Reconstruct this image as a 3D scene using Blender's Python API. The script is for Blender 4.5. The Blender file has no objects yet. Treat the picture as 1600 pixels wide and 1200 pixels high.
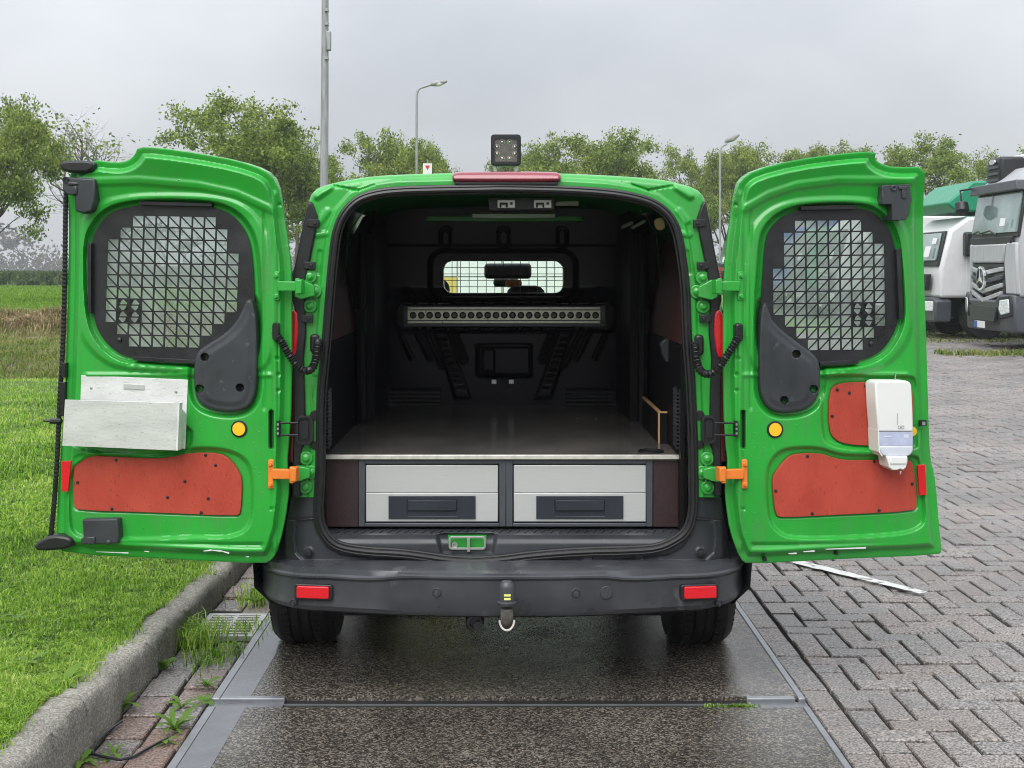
import bpy, math, random
import numpy as np
from mathutils import Vector, Matrix
from mathutils.geometry import tessellate_polygon

R = math.radians
scene = bpy.context.scene
COL = scene.collection
# ------------------------------------------------------------------ camera
F, CX, CY, H = 2150.0, 785.0, 418.0, 1.477     # focal length (px of the 1600 px photo), horizon point, eye height
cam = bpy.data.cameras.new('camera'); camo = bpy.data.objects.new('camera', cam); COL.objects.link(camo)
cam.sensor_width = 36; cam.lens = F / 1600 * 36
cam.shift_x = (800 - CX) / 1600; cam.shift_y = -(600 - CY) / 1600
cam.clip_start = 0.05; cam.clip_end = 6000
camo.location = (0, 0, H); camo.rotation_euler = (R(90), 0, 0)
scene.camera = camo
# ------------------------------------------------------------------ overcast sky and a soft sun
SUN_EL, SUN_ROT = R(48), R(200)
w = bpy.data.worlds.new('World'); scene.world = w; w.use_nodes = True
nt = w.node_tree; N = nt.nodes; L = nt.links
bg = N['Background']; bg.inputs['Strength'].default_value = 0.1
sky = N.new('ShaderNodeTexSky'); sky.sky_type = 'NISHITA'; sky.sun_disc = False
sky.sun_elevation = SUN_EL; sky.sun_rotation = SUN_ROT; sky.dust_density = 3
tc = N.new('ShaderNodeTexCoord'); sx = N.new('ShaderNodeSeparateXYZ'); L.new(tc.outputs['Generated'], sx.inputs[0])
mp = N.new('ShaderNodeMapping'); mp.inputs['Scale'].default_value = (1, 1, 1.7); L.new(tc.outputs['Generated'], mp.inputs[0])
no = N.new('ShaderNodeTexNoise'); no.inputs['Scale'].default_value = 2.6; no.inputs['Detail'].default_value = 5; no.inputs['Roughness'].default_value = .5
L.new(mp.outputs[0], no.inputs['Vector'])
cr = N.new('ShaderNodeValToRGB'); L.new(no.outputs['Fac'], cr.inputs[0])
cr.color_ramp.elements[0].position = .34; cr.color_ramp.elements[0].color = (.545, .572, .612, 1)
cr.color_ramp.elements[1].position = .66; cr.color_ramp.elements[1].color = (.765, .79, .825, 1)
el = N.new('ShaderNodeMapRange'); L.new(sx.outputs['Z'], el.inputs[0])
el.inputs[1].default_value = 0.0; el.inputs[2].default_value = 1.0; el.inputs[3].default_value = 4.4; el.inputs[4].default_value = 16.5
vm = N.new('ShaderNodeVectorMath'); vm.operation = 'SCALE'; L.new(cr.outputs[0], vm.inputs[0]); L.new(el.outputs[0], vm.inputs['Scale'])
mx = N.new('ShaderNodeMix'); mx.data_type = 'RGBA'; mx.inputs[0].default_value = .94
L.new(sky.outputs[0], mx.inputs[6]); L.new(vm.outputs[0], mx.inputs[7]); L.new(mx.outputs[2], bg.inputs['Color'])
sun = bpy.data.lights.new('sun', 'SUN'); suno = bpy.data.objects.new('sun', sun); COL.objects.link(suno)
sun.energy = 1.5; sun.angle = R(50); sun.color = (1, .98, .95)
suno.rotation_euler = (R(42), 0, R(-20)); suno.location = (0, -5, 20)
vs = scene.view_settings
vs.view_transform = 'Standard'; vs.look = 'None'; vs.exposure = 0.85; vs.gamma = 1; vs.use_curve_mapping = False
scene.render.engine = 'CYCLES'
cy = scene.cycles
cy.use_denoising = True; cy.max_bounces = 8; cy.transparent_max_bounces = 16; cy.caustics_reflective = False; cy.caustics_refractive = False
cy.filter_width = 1.05; cy.sample_clamp_indirect = 6; cy.volume_bounces = 0

# ------------------------------------------------------------------ helpers
def P(px, py, Y): return ((px - CX) * Y / F, Y, H - (py - CY) * Y / F)
def GY(py, z=0.0): return (H - z) * F / (py - CY)
class Flat:
    """vertical plane through two plan points; photo pixel + height above the plane -> world"""
    def __init__(s, x1, Y1, x2, Y2):
        s.p = np.array([(x1 - CX) * Y1 / F, Y1]); q = np.array([(x2 - CX) * Y2 / F, Y2])
        d = q - s.p; d /= np.linalg.norm(d); s.n = np.array([d[1], -d[0]])
        if s.n[1] > 0: s.n = -s.n
    def __call__(s, u, v, h=0.0):
        if np.ndim(u) == 0 and np.ndim(v) == 0: return s.front(u, v, h)
        u = np.asarray(u, float); v = np.asarray(v, float); h = np.asarray(h, float)
        rx = (u - CX) / F; t = (s.n @ s.p) / (s.n[0] * rx + s.n[1])
        return np.stack([t * rx + s.n[0] * h, t + s.n[1] * h + 0 * u, H - (v - CY) / F * t + 0 * h], -1)
    def front(s, u, v, h):            # pixel seen on the plane moved towards the eye by h
        u = np.asarray(u, float); v = np.asarray(v, float); rx = (u - CX) / F; t = (s.n @ s.p + h) / (s.n[0] * rx + s.n[1])
        return np.stack([t * rx, t + 0 * u, H - (v - CY) / F * t], -1)
def chaikin(p, n=2, closed=True):
    p = np.array(p, float)
    for _ in range(n):
        q = np.roll(p, -1, 0) if closed else p[1:]
        a = p if closed else p[:-1]
        r = np.empty((2 * len(a), p.shape[1])); r[0::2] = .75 * a + .25 * q; r[1::2] = .25 * a + .75 * q
        p = r if closed else np.vstack([p[:1], r, p[-1:]])
    return p
def rrect(x0, y0, x1, y1, r, n=5):
    o = []
    for cx, cy_, a in ((x1 - r, y0 + r, -90), (x1 - r, y1 - r, 0), (x0 + r, y1 - r, 90), (x0 + r, y0 + r, 180)):
        for i in range(n + 1):
            t = R(a + 90 * i / n); o.append((cx + r * math.cos(t), cy_ + r * math.sin(t)))
    return np.array(o)
def circ(cx, cy_, r, n=20, ry=None):
    t = np.linspace(0, 2 * np.pi, n, endpoint=False); return np.stack([cx + r * np.cos(t), cy_ + (ry or r) * np.sin(t)], 1)
def sdf(poly, U, V):
    poly = np.asarray(poly, float); q = np.roll(poly, -1, 0)
    d = np.full(U.shape, 1e9); ins = np.zeros(U.shape, bool)
    for (ax, ay), (bx, by) in zip(poly, q):
        ex, ey = bx - ax, by - ay; wx, wy = U - ax, V - ay
        t = np.clip((wx * ex + wy * ey) / (ex * ex + ey * ey + 1e-12), 0, 1)
        d = np.minimum(d, (wx - ex * t) ** 2 + (wy - ey * t) ** 2)
        c = ((ay <= V) != (by <= V)) & (wx < ex * wy / (ey if abs(ey) > 1e-12 else 1e-12)); ins ^= c
    return np.where(ins, -1, 1) * np.sqrt(d)
def capsule(U, V, ax, ay, bx, by, r):
    ex, ey = bx - ax, by - ay; t = np.clip(((U - ax) * ex + (V - ay) * ey) / (ex * ex + ey * ey), 0, 1)
    return np.hypot(U - ax - ex * t, V - ay - ey * t) - r
def inside(d, wd):                      # smooth 0..1, 1 well inside
    t = np.clip(.5 - d / wd, 0, 1); return t * t * (3 - 2 * t)

BASE = {}
def loc_of(o):
    while o is not None:
        if o in BASE: return BASE[o]
        o = o.parent
    return np.zeros(3)
def tag(o, label=None, cat=None, group=None, kind=None):
    if label: o['label'] = label
    if cat: o['category'] = cat
    if group: o['group'] = group
    if kind: o['kind'] = kind
    return o
def empty(name, loc, label, cat, group=None):
    o = bpy.data.objects.new(name, None); COL.objects.link(o); o.empty_display_size = .1
    o.location = loc; BASE[o] = np.array(loc, float); return tag(o, label, cat, group)
def mesh_obj(name, V, Fc, mat, parent=None, smooth=False, bevel=0, seg=2, sharp=35, midx=None, origin=None):
    V = np.asarray(V, float).reshape(-1, 3)
    if parent is not None: base = loc_of(parent)
    elif origin is not None: base = np.array(origin, float)
    else: base = np.array([V[:, 0].mean(), V[:, 1].mean(), V[:, 2].min()])
    me = bpy.data.meshes.new(name); me.from_pydata((V - base).tolist(), [], [list(map(int, f)) for f in Fc])
    o = bpy.data.objects.new(name, me); COL.objects.link(o)
    if parent is not None: o.parent = parent
    else: o.location = base; BASE[o] = base
    for m in (mat if isinstance(mat, (list, tuple)) else [mat]): me.materials.append(m)
    if midx is not None: me.polygons.foreach_set('material_index', np.asarray(midx, np.int32))
    if smooth or bevel:
        me.polygons.foreach_set('use_smooth', [True] * len(me.polygons)); me.set_sharp_from_angle(angle=R(sharp))
    if bevel:
        b = o.modifiers.new('bevel', 'BEVEL'); b.width = bevel; b.segments = seg; b.limit_method = 'ANGLE'; b.angle_limit = R(40); b.harden_normals = False
    me.update(); return o
def tri_mesh(name, V, T, mat, parent=None, smooth=False, origin=(0, 0, 0), quad=False):
    """fast path for large numpy meshes"""
    n = 4 if quad else 3
    base = loc_of(parent) if parent is not None else np.array(origin, float)
    V = (np.asarray(V, np.float32) - base.astype(np.float32)); T = np.asarray(T, np.int32)
    me = bpy.data.meshes.new(name); me.vertices.add(len(V)); me.vertices.foreach_set('co', V.ravel())
    me.loops.add(T.size); me.loops.foreach_set('vertex_index', T.ravel())
    me.polygons.add(len(T)); me.polygons.foreach_set('loop_start', np.arange(0, T.size, n, dtype=np.int32))
    me.polygons.foreach_set('loop_total', np.full(len(T), n, np.int32))
    if smooth: me.polygons.foreach_set('use_smooth', np.ones(len(T), bool))
    me.materials.append(mat); me.update(calc_edges=True)
    o = bpy.data.objects.new(name, me); COL.objects.link(o)
    if parent is not None: o.parent = parent
    else: o.location = base; BASE[o] = base
    return o
class MB:
    def __init__(s): s.V = []; s.F = []; s.M = []; s.m = 0
    def add(s, v, f):
        b = len(s.V); s.V += [tuple(map(float, p)) for p in v]; s.F += [tuple(b + i for i in q) for q in f]; s.M += [s.m] * len(f); return s
    def box(s, a, b):
        (x0, y0, z0), (x1, y1, z1) = a, b
        x0, x1 = sorted((x0, x1)); y0, y1 = sorted((y0, y1)); z0, z1 = sorted((z0, z1))
        return s.add([(x0,y0,z0),(x1,y0,z0),(x1,y1,z0),(x0,y1,z0),(x0,y0,z1),(x1,y0,z1),(x1,y1,z1),(x0,y1,z1)],
                     [(0,3,2,1),(4,5,6,7),(0,1,5,4),(1,2,6,5),(2,3,7,6),(3,0,4,7)])
    def prism(s, poly, M, h0, h1, holes=()):
        """poly in (u,v) with v down; M(u,v,h) -> world; front at h1"""
        poly = np.array(poly, float)
        area = np.sum(poly[:, 0] * np.roll(poly[:, 1], -1) - np.roll(poly[:, 0], -1) * poly[:, 1])
        if area > 0: poly = poly[::-1]
        loops = [poly] + [np.array(h, float) for h in holes]
        for i in range(1, len(loops)):
            q = loops[i]; a = np.sum(q[:, 0] * np.roll(q[:, 1], -1) - np.roll(q[:, 0], -1) * q[:, 1])
            if a < 0: loops[i] = q[::-1]
        flat = np.vstack(loops); n = len(flat)
        if hasattr(M, 'front'):
            fr = M.front(flat[:, 0], flat[:, 1], h1); v = list(fr) + list(fr - np.array([M.n[0], M.n[1], 0]) * (h1 - h0))
        else: v = list(M(flat[:, 0], flat[:, 1], np.full(n, h1))) + list(M(flat[:, 0], flat[:, 1], np.full(n, h0)))
        f = []
        if holes:
            tr = tessellate_polygon([[Vector((p[0], p[1], 0)) for p in l] for l in loops])
            for t in tr:
                a, b, c = flat[t[0]], flat[t[1]], flat[t[2]]
                cr_ = (b[0]-a[0])*(c[1]-a[1]) - (b[1]-a[1])*(c[0]-a[0])
                if cr_ > 0: t = t[::-1]
                f.append(tuple(t)); f.append(tuple(i + n for i in t[::-1]))
        else:
            f.append(tuple(range(n))); f.append(tuple(range(2*n-1, n-1, -1)))
        o = 0
        for l in loops:
            k = len(l)
            for i in range(k):
                j = (i + 1) % k; f.append((o+j, o+i, o+i+n, o+j+n))
            o += k
        return s.add(v, f)
    def cyl(s, p0, p1, r0, r1=None, n=16, cap=True):
        r1 = r0 if r1 is None else r1
        p0, p1 = Vector(p0), Vector(p1); d = (p1 - p0).normalized(); a = d.orthogonal().normalized(); b = d.cross(a)
        v = []; f = []
        for p, r in ((p0, r0), (p1, r1)):
            for i in range(n):
                t = 2 * math.pi * i / n; v.append(p + r * (math.cos(t) * a + math.sin(t) * b))
        for i in range(n): j = (i + 1) % n; f.append((i, j, n + j, n + i))
        if cap: f.append(tuple(range(n-1, -1, -1))); f.append(tuple(range(n, 2*n)))
        return s.add(v, f)
    def tube(s, path, r, n=8, closed=False):
        path = [Vector(p) for p in path]; K = len(path); rr = r if hasattr(r, '__len__') else [r] * K
        v = []; f = []; ref = None
        for k in range(K):
            if closed: d = path[(k+1) % K] - path[k-1]
            else: d = path[min(k+1, K-1)] - path[max(k-1, 0)]
            d.normalize()
            if ref is None: ref = d.orthogonal().normalized()
            a = (ref - d * ref.dot(d)).normalized(); ref = a; b = d.cross(a)
            for i in range(n):
                t = 2 * math.pi * i / n; v.append(path[k] + rr[k] * (math.cos(t) * a + math.sin(t) * b))
        for k in range(K if closed else K - 1):
            k2 = (k + 1) % K
            for i in range(n): j = (i + 1) % n; f.append((k*n+i, k*n+j, k2*n+j, k2*n+i))
        if not closed: f.append(tuple(range(n-1, -1, -1))); f.append(tuple(range((K-1)*n, K*n)))
        return s.add(v, f)
    def lathe(s, prof, c, axis=(0, 0, 1), n=24):
        """prof [(r, t)] along axis from c"""
        c = Vector(c); d = Vector(axis).normalized(); a = d.orthogonal().normalized(); b = d.cross(a); v = []; f = []
        for r, t in prof:
            for i in range(n):
                q = 2 * math.pi * i / n; v.append(c + d * t + r * (math.cos(q) * a + math.sin(q) * b))
        for k in range(len(prof) - 1):
            for i in range(n): j = (i + 1) % n; f.append((k*n+i, k*n+j, k*n+n+j, k*n+n+i))
        f.append(tuple(range(n-1, -1, -1))); f.append(tuple(range((len(prof)-1)*n, len(prof)*n)))
        return s.add(v, f)
    def obj(s, name, mat, parent=None, **k):
        return mesh_obj(name, s.V, s.F, mat, parent, midx=(s.M if isinstance(mat, (list, tuple)) else None), **k)
def relief(name, W, outline, holes, hfun, st, depth, mat, parent=None, edge=0, edge_px=6, back=True, sharp=40, thick=False):
    """pressed sheet: a height field over a pixel outline, with a rim turned back by depth and a back face"""
    outline = np.asarray(outline, float)
    u0, v0 = outline.min(0) - 2 * st; u1, v1 = outline.max(0) + 2 * st
    us = np.arange(u0, u1 + st, st); vs_ = np.arange(v0, v1 + st, st); U, V = np.meshgrid(us, vs_)
    def dist(U, V):
        d = sdf(outline, U, V)
        for h in holes: d = np.maximum(d, -sdf(h, U, V))
        return d
    d = dist(U, V); gv, gu = np.gradient(d, st); g = np.hypot(gu, gv) + 1e-9
    keep = d < .7 * st
    mv = keep & (d > -.3 * st)
    U = np.where(mv, U - d * gu / g, U); V = np.where(mv, V - d * gv / g, V)
    h = hfun(U, V)
    if edge:
        e = np.clip((np.where(mv, 0, d) + edge_px) / edge_px, 0, 1); h = h - edge * (1 - np.sqrt(np.clip(1 - e * e, 0, 1)))
    hh, ww = U.shape; idx = np.arange(hh * ww).reshape(hh, ww)
    fk = keep[:-1, :-1] & keep[1:, :-1] & keep[1:, 1:] & keep[:-1, 1:]
    q = np.stack([idx[:-1, :-1][fk], idx[1:, :-1][fk], idx[1:, 1:][fk], idx[:-1, 1:][fk]], 1)
    used = np.unique(q); rm = np.full(hh * ww, -1); rm[used] = np.arange(len(used)); q = rm[q]
    Uf, Vf = U.ravel()[used], V.ravel()[used]
    hv = h.ravel()[used]; pts = W.front(Uf, Vf, hv); nv = np.array([W.n[0], W.n[1], 0])
    e = np.concatenate([q[:, [0, 1]], q[:, [1, 2]], q[:, [2, 3]], q[:, [3, 0]]]); key = np.sort(e, 1)
    k2 = key[:, 0].astype(np.int64) * (len(used) + 1) + key[:, 1]; uq, inv, cnt = np.unique(k2, return_inverse=True, return_counts=True)
    be = e[cnt[inv] == 1]; bv = np.unique(be); n = len(used)
    if back:
        pb = pts - nv * (hv[:, None] * 0 + .042 if thick else hv[:, None] + depth); pts = np.vstack([pts, pb])
        rim = np.stack([be[:, 1], be[:, 0], be[:, 0] + n, be[:, 1] + n], 1)
        allq = np.vstack([q, rim, q[:, ::-1] + n])
    else:
        rm2 = np.full(n, -1); rm2[bv] = n + np.arange(len(bv)); pts = np.vstack([pts, pts[bv] - nv * (hv[bv][:, None] + depth)])
        allq = np.vstack([q, np.stack([be[:, 1], be[:, 0], rm2[be[:, 0]], rm2[be[:, 1]]], 1)])
    o = tri_mesh(name, pts, allq, mat, parent, smooth=True, quad=True)
    o.data.set_sharp_from_angle(angle=R(sharp)); return o
def sweep(prof, path, normals):
    """prof [(d,z)], path [(x,y)], outward normals -> verts, faces"""
    v = []; f = []; n = len(prof)
    for (x, y), (nx, ny) in zip(path, normals):
        for d, z in prof: v.append((x + nx * d, y + ny * d, z))
    for k in range(len(path) - 1):
        for i in range(n - 1): f.append((k*n+i, k*n+i+1, (k+1)*n+i+1, (k+1)*n+i))
    return v, f
def copy_tree(o, parent=None):
    c = o.copy(); COL.objects.link(c); c.parent = parent
    for ch in [x for x in o.children]: copy_tree(ch, c)
    return c

# ------------------------------------------------------------------ materials
def mat(name, col, rough=.5, metal=0, spec=.5, var=0, vscale=8, bump=0, bscale=60, coat=0, col2=None, speck=None, rvar=0, detail=4, alpha=None, stretch=None):
    m = bpy.data.materials.new(name); m.use_nodes = True; nt = m.node_tree; N = nt.nodes; L = nt.links
    b = N['Principled BSDF']; b.inputs['Base Color'].default_value = (*col, 1); b.inputs['Roughness'].default_value = rough
    b.inputs['Metallic'].default_value = metal; b.inputs['Specular IOR Level'].default_value = spec
    b.inputs['Coat Weight'].default_value = coat; b.inputs['Coat Roughness'].default_value = .06
    tc = N.new('ShaderNodeTexCoord'); vec = tc.outputs['Object']
    if stretch:
        mp = N.new('ShaderNodeMapping'); mp.inputs['Scale'].default_value = stretch; L.new(vec, mp.inputs[0]); vec = mp.outputs[0]
    if var or col2:
        n = N.new('ShaderNodeTexNoise'); n.inputs['Scale'].default_value = vscale; n.inputs['Detail'].default_value = detail; n.inputs['Roughness'].default_value = .6; L.new(vec, n.inputs['Vector'])
        c = N.new('ShaderNodeValToRGB'); L.new(n.outputs['Fac'], c.inputs[0])
        c.color_ramp.elements[0].position = .3; c.color_ramp.elements[1].position = .7
        a = col; z = col2 or tuple(min(1, x * (1 + var)) for x in col)
        if not col2: a = tuple(x * (1 - var) for x in col)
        c.color_ramp.elements[0].color = (*a, 1); c.color_ramp.elements[1].color = (*z, 1)
        out = c.outputs[0]
        if rvar:
            r = N.new('ShaderNodeMapRange'); L.new(n.outputs['Fac'], r.inputs[0]); r.inputs[1].default_value = .3; r.inputs[2].default_value = .7
            r.inputs[3].default_value = max(.02, rough - rvar); r.inputs[4].default_value = rough + rvar; L.new(r.outputs[0], b.inputs['Roughness'])
    else: out = None
    if speck:                       # (colour, scale, threshold 0..1, amount)
        n2 = N.new('ShaderNodeTexNoise'); n2.inputs['Scale'].default_value = speck[1]; n2.inputs['Detail'].default_value = 2; L.new(vec, n2.inputs['Vector'])
        r2 = N.new('ShaderNodeMapRange'); L.new(n2.outputs['Fac'], r2.inputs[0]); r2.inputs[1].default_value = speck[2]; r2.inputs[2].default_value = speck[2] + .04; r2.inputs[4].default_value = speck[3]
        mx = N.new('ShaderNodeMix'); mx.data_type = 'RGBA'; L.new(r2.outputs[0], mx.inputs[0]); mx.inputs[7].default_value = (*speck[0], 1)
        if out: L.new(out, mx.inputs[6])
        else: mx.inputs[6].default_value = (*col, 1)
        out = mx.outputs[2]
    if out: L.new(out, b.inputs['Base Color'])
    if bump:
        n3 = N.new('ShaderNodeTexNoise'); n3.inputs['Scale'].default_value = bscale; n3.inputs['Detail'].default_value = 3; L.new(vec, n3.inputs['Vector'])
        bp = N.new('ShaderNodeBump'); bp.inputs['Strength'].default_value = bump; bp.inputs['Distance'].default_value = .01; L.new(n3.outputs['Fac'], bp.inputs['Height']); L.new(bp.outputs[0], b.inputs['Normal'])
    return m
def glass(name, tint=(.9, .95, .93), whiten=.12, rough=.02):
    m = bpy.data.materials.new(name); m.use_nodes = True; nt = m.node_tree; N = nt.nodes; L = nt.links
    N.remove(N['Principled BSDF']); o = N['Material Output']
    t = N.new('ShaderNodeBsdfTransparent'); t.inputs[0].default_value = (*tint, 1)
    g = N.new('ShaderNodeBsdfGlossy'); g.inputs['Roughness'].default_value = rough
    lw = N.new('ShaderNodeLayerWeight'); lw.inputs[0].default_value = .5; pw = N.new('ShaderNodeMath'); pw.operation = 'POWER'; L.new(lw.outputs['Facing'], pw.inputs[0]); pw.inputs[1].default_value = 4
    fr = N.new('ShaderNodeMath'); fr.operation = 'MULTIPLY_ADD'; L.new(pw.outputs[0], fr.inputs[0]); fr.inputs[1].default_value = .9; fr.inputs[2].default_value = .05
    m1 = N.new('ShaderNodeMixShader'); L.new(fr.outputs[0], m1.inputs[0]); L.new(t.outputs[0], m1.inputs[1]); L.new(g.outputs[0], m1.inputs[2])
    d = N.new('ShaderNodeBsdfDiffuse'); d.inputs[0].default_value = (.75, .78, .77, 1)
    d2 = N.new('ShaderNodeBsdfTranslucent'); d2.inputs[0].default_value = (.75, .78, .77, 1)
    ad = N.new('ShaderNodeMixShader'); L.new(d.outputs[0], ad.inputs[1]); L.new(d2.outputs[0], ad.inputs[2])
    tc = N.new('ShaderNodeTexCoord'); n = N.new('ShaderNodeTexNoise'); n.inputs['Scale'].default_value = 9; n.inputs['Detail'].default_value = 5; L.new(tc.outputs['Object'], n.inputs['Vector'])
    mr = N.new('ShaderNodeMapRange'); L.new(n.outputs['Fac'], mr.inputs[0]); mr.inputs[1].default_value = .3; mr.inputs[2].default_value = .75; mr.inputs[3].default_value = whiten * .4; mr.inputs[4].default_value = whiten * 1.7
    m2 = N.new('ShaderNodeMixShader'); L.new(mr.outputs[0], m2.inputs[0]); L.new(m1.outputs[0], m2.inputs[1]); L.new(ad.outputs[0], m2.inputs[2]); L.new(m2.outputs[0], o.inputs[0])
    return m
M = {}
M['paint'] = mat('green_paint', (.017, .335, .033), .32, coat=.5, var=.09, vscale=3, speck=((.10, .42, .11), 55, .69, .35), rvar=.06)
M['orange'] = mat('orange_primer', (.75, .20, .025), .45, var=.1)
M['trim'] = mat('grey_plastic', (.034, .037, .043), .40, var=.25, vscale=6, bump=.06, bscale=400, rvar=.12, speck=((.10, .105, .11), 30, .69, .5))
M['bumper'] = mat('bumper_plastic', (.046, .049, .056), .34, var=.3, vscale=5, bump=.05, bscale=500, rvar=.14, speck=((.11, .112, .118), 9, .635, .55))
M['black'] = mat('black_plastic', (.012, .012, .014), .38, var=.3, vscale=20, bump=.04, bscale=300)
M['board'] = mat('black_board', (.006, .006, .007), .5, spec=.15, bump=.05, bscale=300)
M['cage'] = mat('black_powder_coat', (.015, .015, .018), .36, var=.35, vscale=14, bump=.10, bscale=220, rvar=.1)
M['rubber'] = mat('black_rubber', (.010, .010, .011), .36, var=.3, vscale=40)
M['bulk'] = mat('bulkhead_plastic', (.003, .0036, .005), .18, spec=.34, var=.25, vscale=12)
M['ply'] = mat('red_plywood', (.36, .036, .020), .5, col2=(.46, .062, .036), vscale=9, bump=.12, bscale=140, speck=((.12, .02, .012), 120, .66, .5), stretch=(1, 1, .5))
M['plyd'] = mat('dark_red_plywood', (.045, .007, .007), .5, var=.2)
M['phen'] = mat('phenolic_board', (.030, .013, .014), .4, var=.25, vscale=90, bump=.2, bscale=350)
M['alu'] = mat('brushed_aluminium', (.62, .63, .62), .36, metal=.5, var=.025, vscale=40, stretch=(.3, 1, 6), speck=((.30, .30, .30), 40, .74, .5))
M['alud'] = mat('grey_profile', (.085, .092, .105), .38, metal=.4, var=.1)
M['holder'] = mat('scuffed_aluminium_sheet', (.74, .74, .73), .42, metal=.25, var=.16, vscale=11, detail=9, speck=((.36, .36, .36), 130, .64, .45), bump=.06, bscale=90, stretch=(.45, .45, 1.5))
M['floor'] = mat('worn_floor_board', (.070, .069, .069), .20, col2=(.125, .112, .098), vscale=3.2, detail=7, bump=.05, bscale=90, rvar=.08, speck=((.30, .28, .24), 90, .70, .6), stretch=(1, .8, 1))
M['steel'] = mat('galvanised_steel', (.24, .25, .265), .34, metal=.6, var=.15, vscale=15, bump=.05)
M['steelw'] = mat('steel_edge', (.62, .60, .54), .42, metal=.4, var=.2, vscale=30)
M['red'] = mat('red_reflector', (.62, .010, .018), .3, var=.08, vscale=120)
M['redl'] = mat('red_lens', (.55, .008, .02), .15, coat=.6, var=.25, vscale=200)
M['redd'] = mat('dark_red_lens', (.075, .006, .010), .15, coat=.6)
M['redbar'] = mat('red_brake_light', (.22, .008, .026), .18, coat=.8, var=.1)
M['yellow'] = mat('yellow_sticker', (.85, .50, .015), .5, var=.05)
M['white'] = mat('white_plastic', (.74, .75, .73), .35, var=.03)
M['whiteb'] = mat('blue_tinted_plastic', (.46, .50, .66), .25, var=.1, vscale=30, coat=.3)
M['whitec'] = mat('milky_plastic', (.60, .63, .70), .3, var=.06, vscale=20)
M['greymark'] = mat('grey_print', (.30, .31, .33), .6)
M['zinc'] = mat('zinc_bolt', (.5, .5, .48), .35, metal=.8)
M['tyre'] = mat('tyre_rubber', (.012, .012, .012), .55, var=.3, vscale=30, bump=.1, bscale=120)
M['rim'] = mat('wheel_rim', (.35, .36, .37), .35, metal=.7)
M['ledface'] = mat('led_reflector', (.66, .63, .56), .3, metal=.5, var=.12, vscale=60, speck=((.10, .08, .06), 70, .66, .8))
M['leddot'] = mat('led_cup', (.05, .035, .03), .2, coat=.5)
M['ledring'] = mat('led_ring', (.42, .40, .36), .2, metal=.8)
M['lampface'] = mat('lamp_reflector', (.16, .15, .13), .22, metal=.6, coat=.5, var=.3, vscale=40)
M['glass'] = glass('whitened_glass', (.93, .97, .95), .42)  # white mixed in stands for the pale reflection on the door panes
M['gclear'] = glass('clear_glass', (.93, .97, .96), .06)
M['seat'] = mat('seat_fabric', (.02, .02, .022), .8)
M['jacket'] = mat('orange_cloth', (.8, .30, .08), .8)
M['label_y'] = mat('yellow_label', (.78, .80, .22), .5)
M['sock'] = mat('white_plastic_collar', (.62, .60, .54), .5, var=.2, vscale=40)
M['wood'] = mat('raw_wood_edge', (.46, .28, .14), .6, var=.2)
M['hook']=mat('worn_steel', (.14, .13, .115), .55, metal=.4, var=.4, vscale=40, bump=.2, bscale=80)
M['ventbar']=mat('glossy_vent_bar', (.42, .43, .44), .2, metal=.9)
M['inner']=mat('shaded_inner_green', (.012, .16, .022), .7, spec=.2, var=.15, vscale=4)  # body green darkened and dulled: the ceiling's shade is put into the colour

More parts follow.
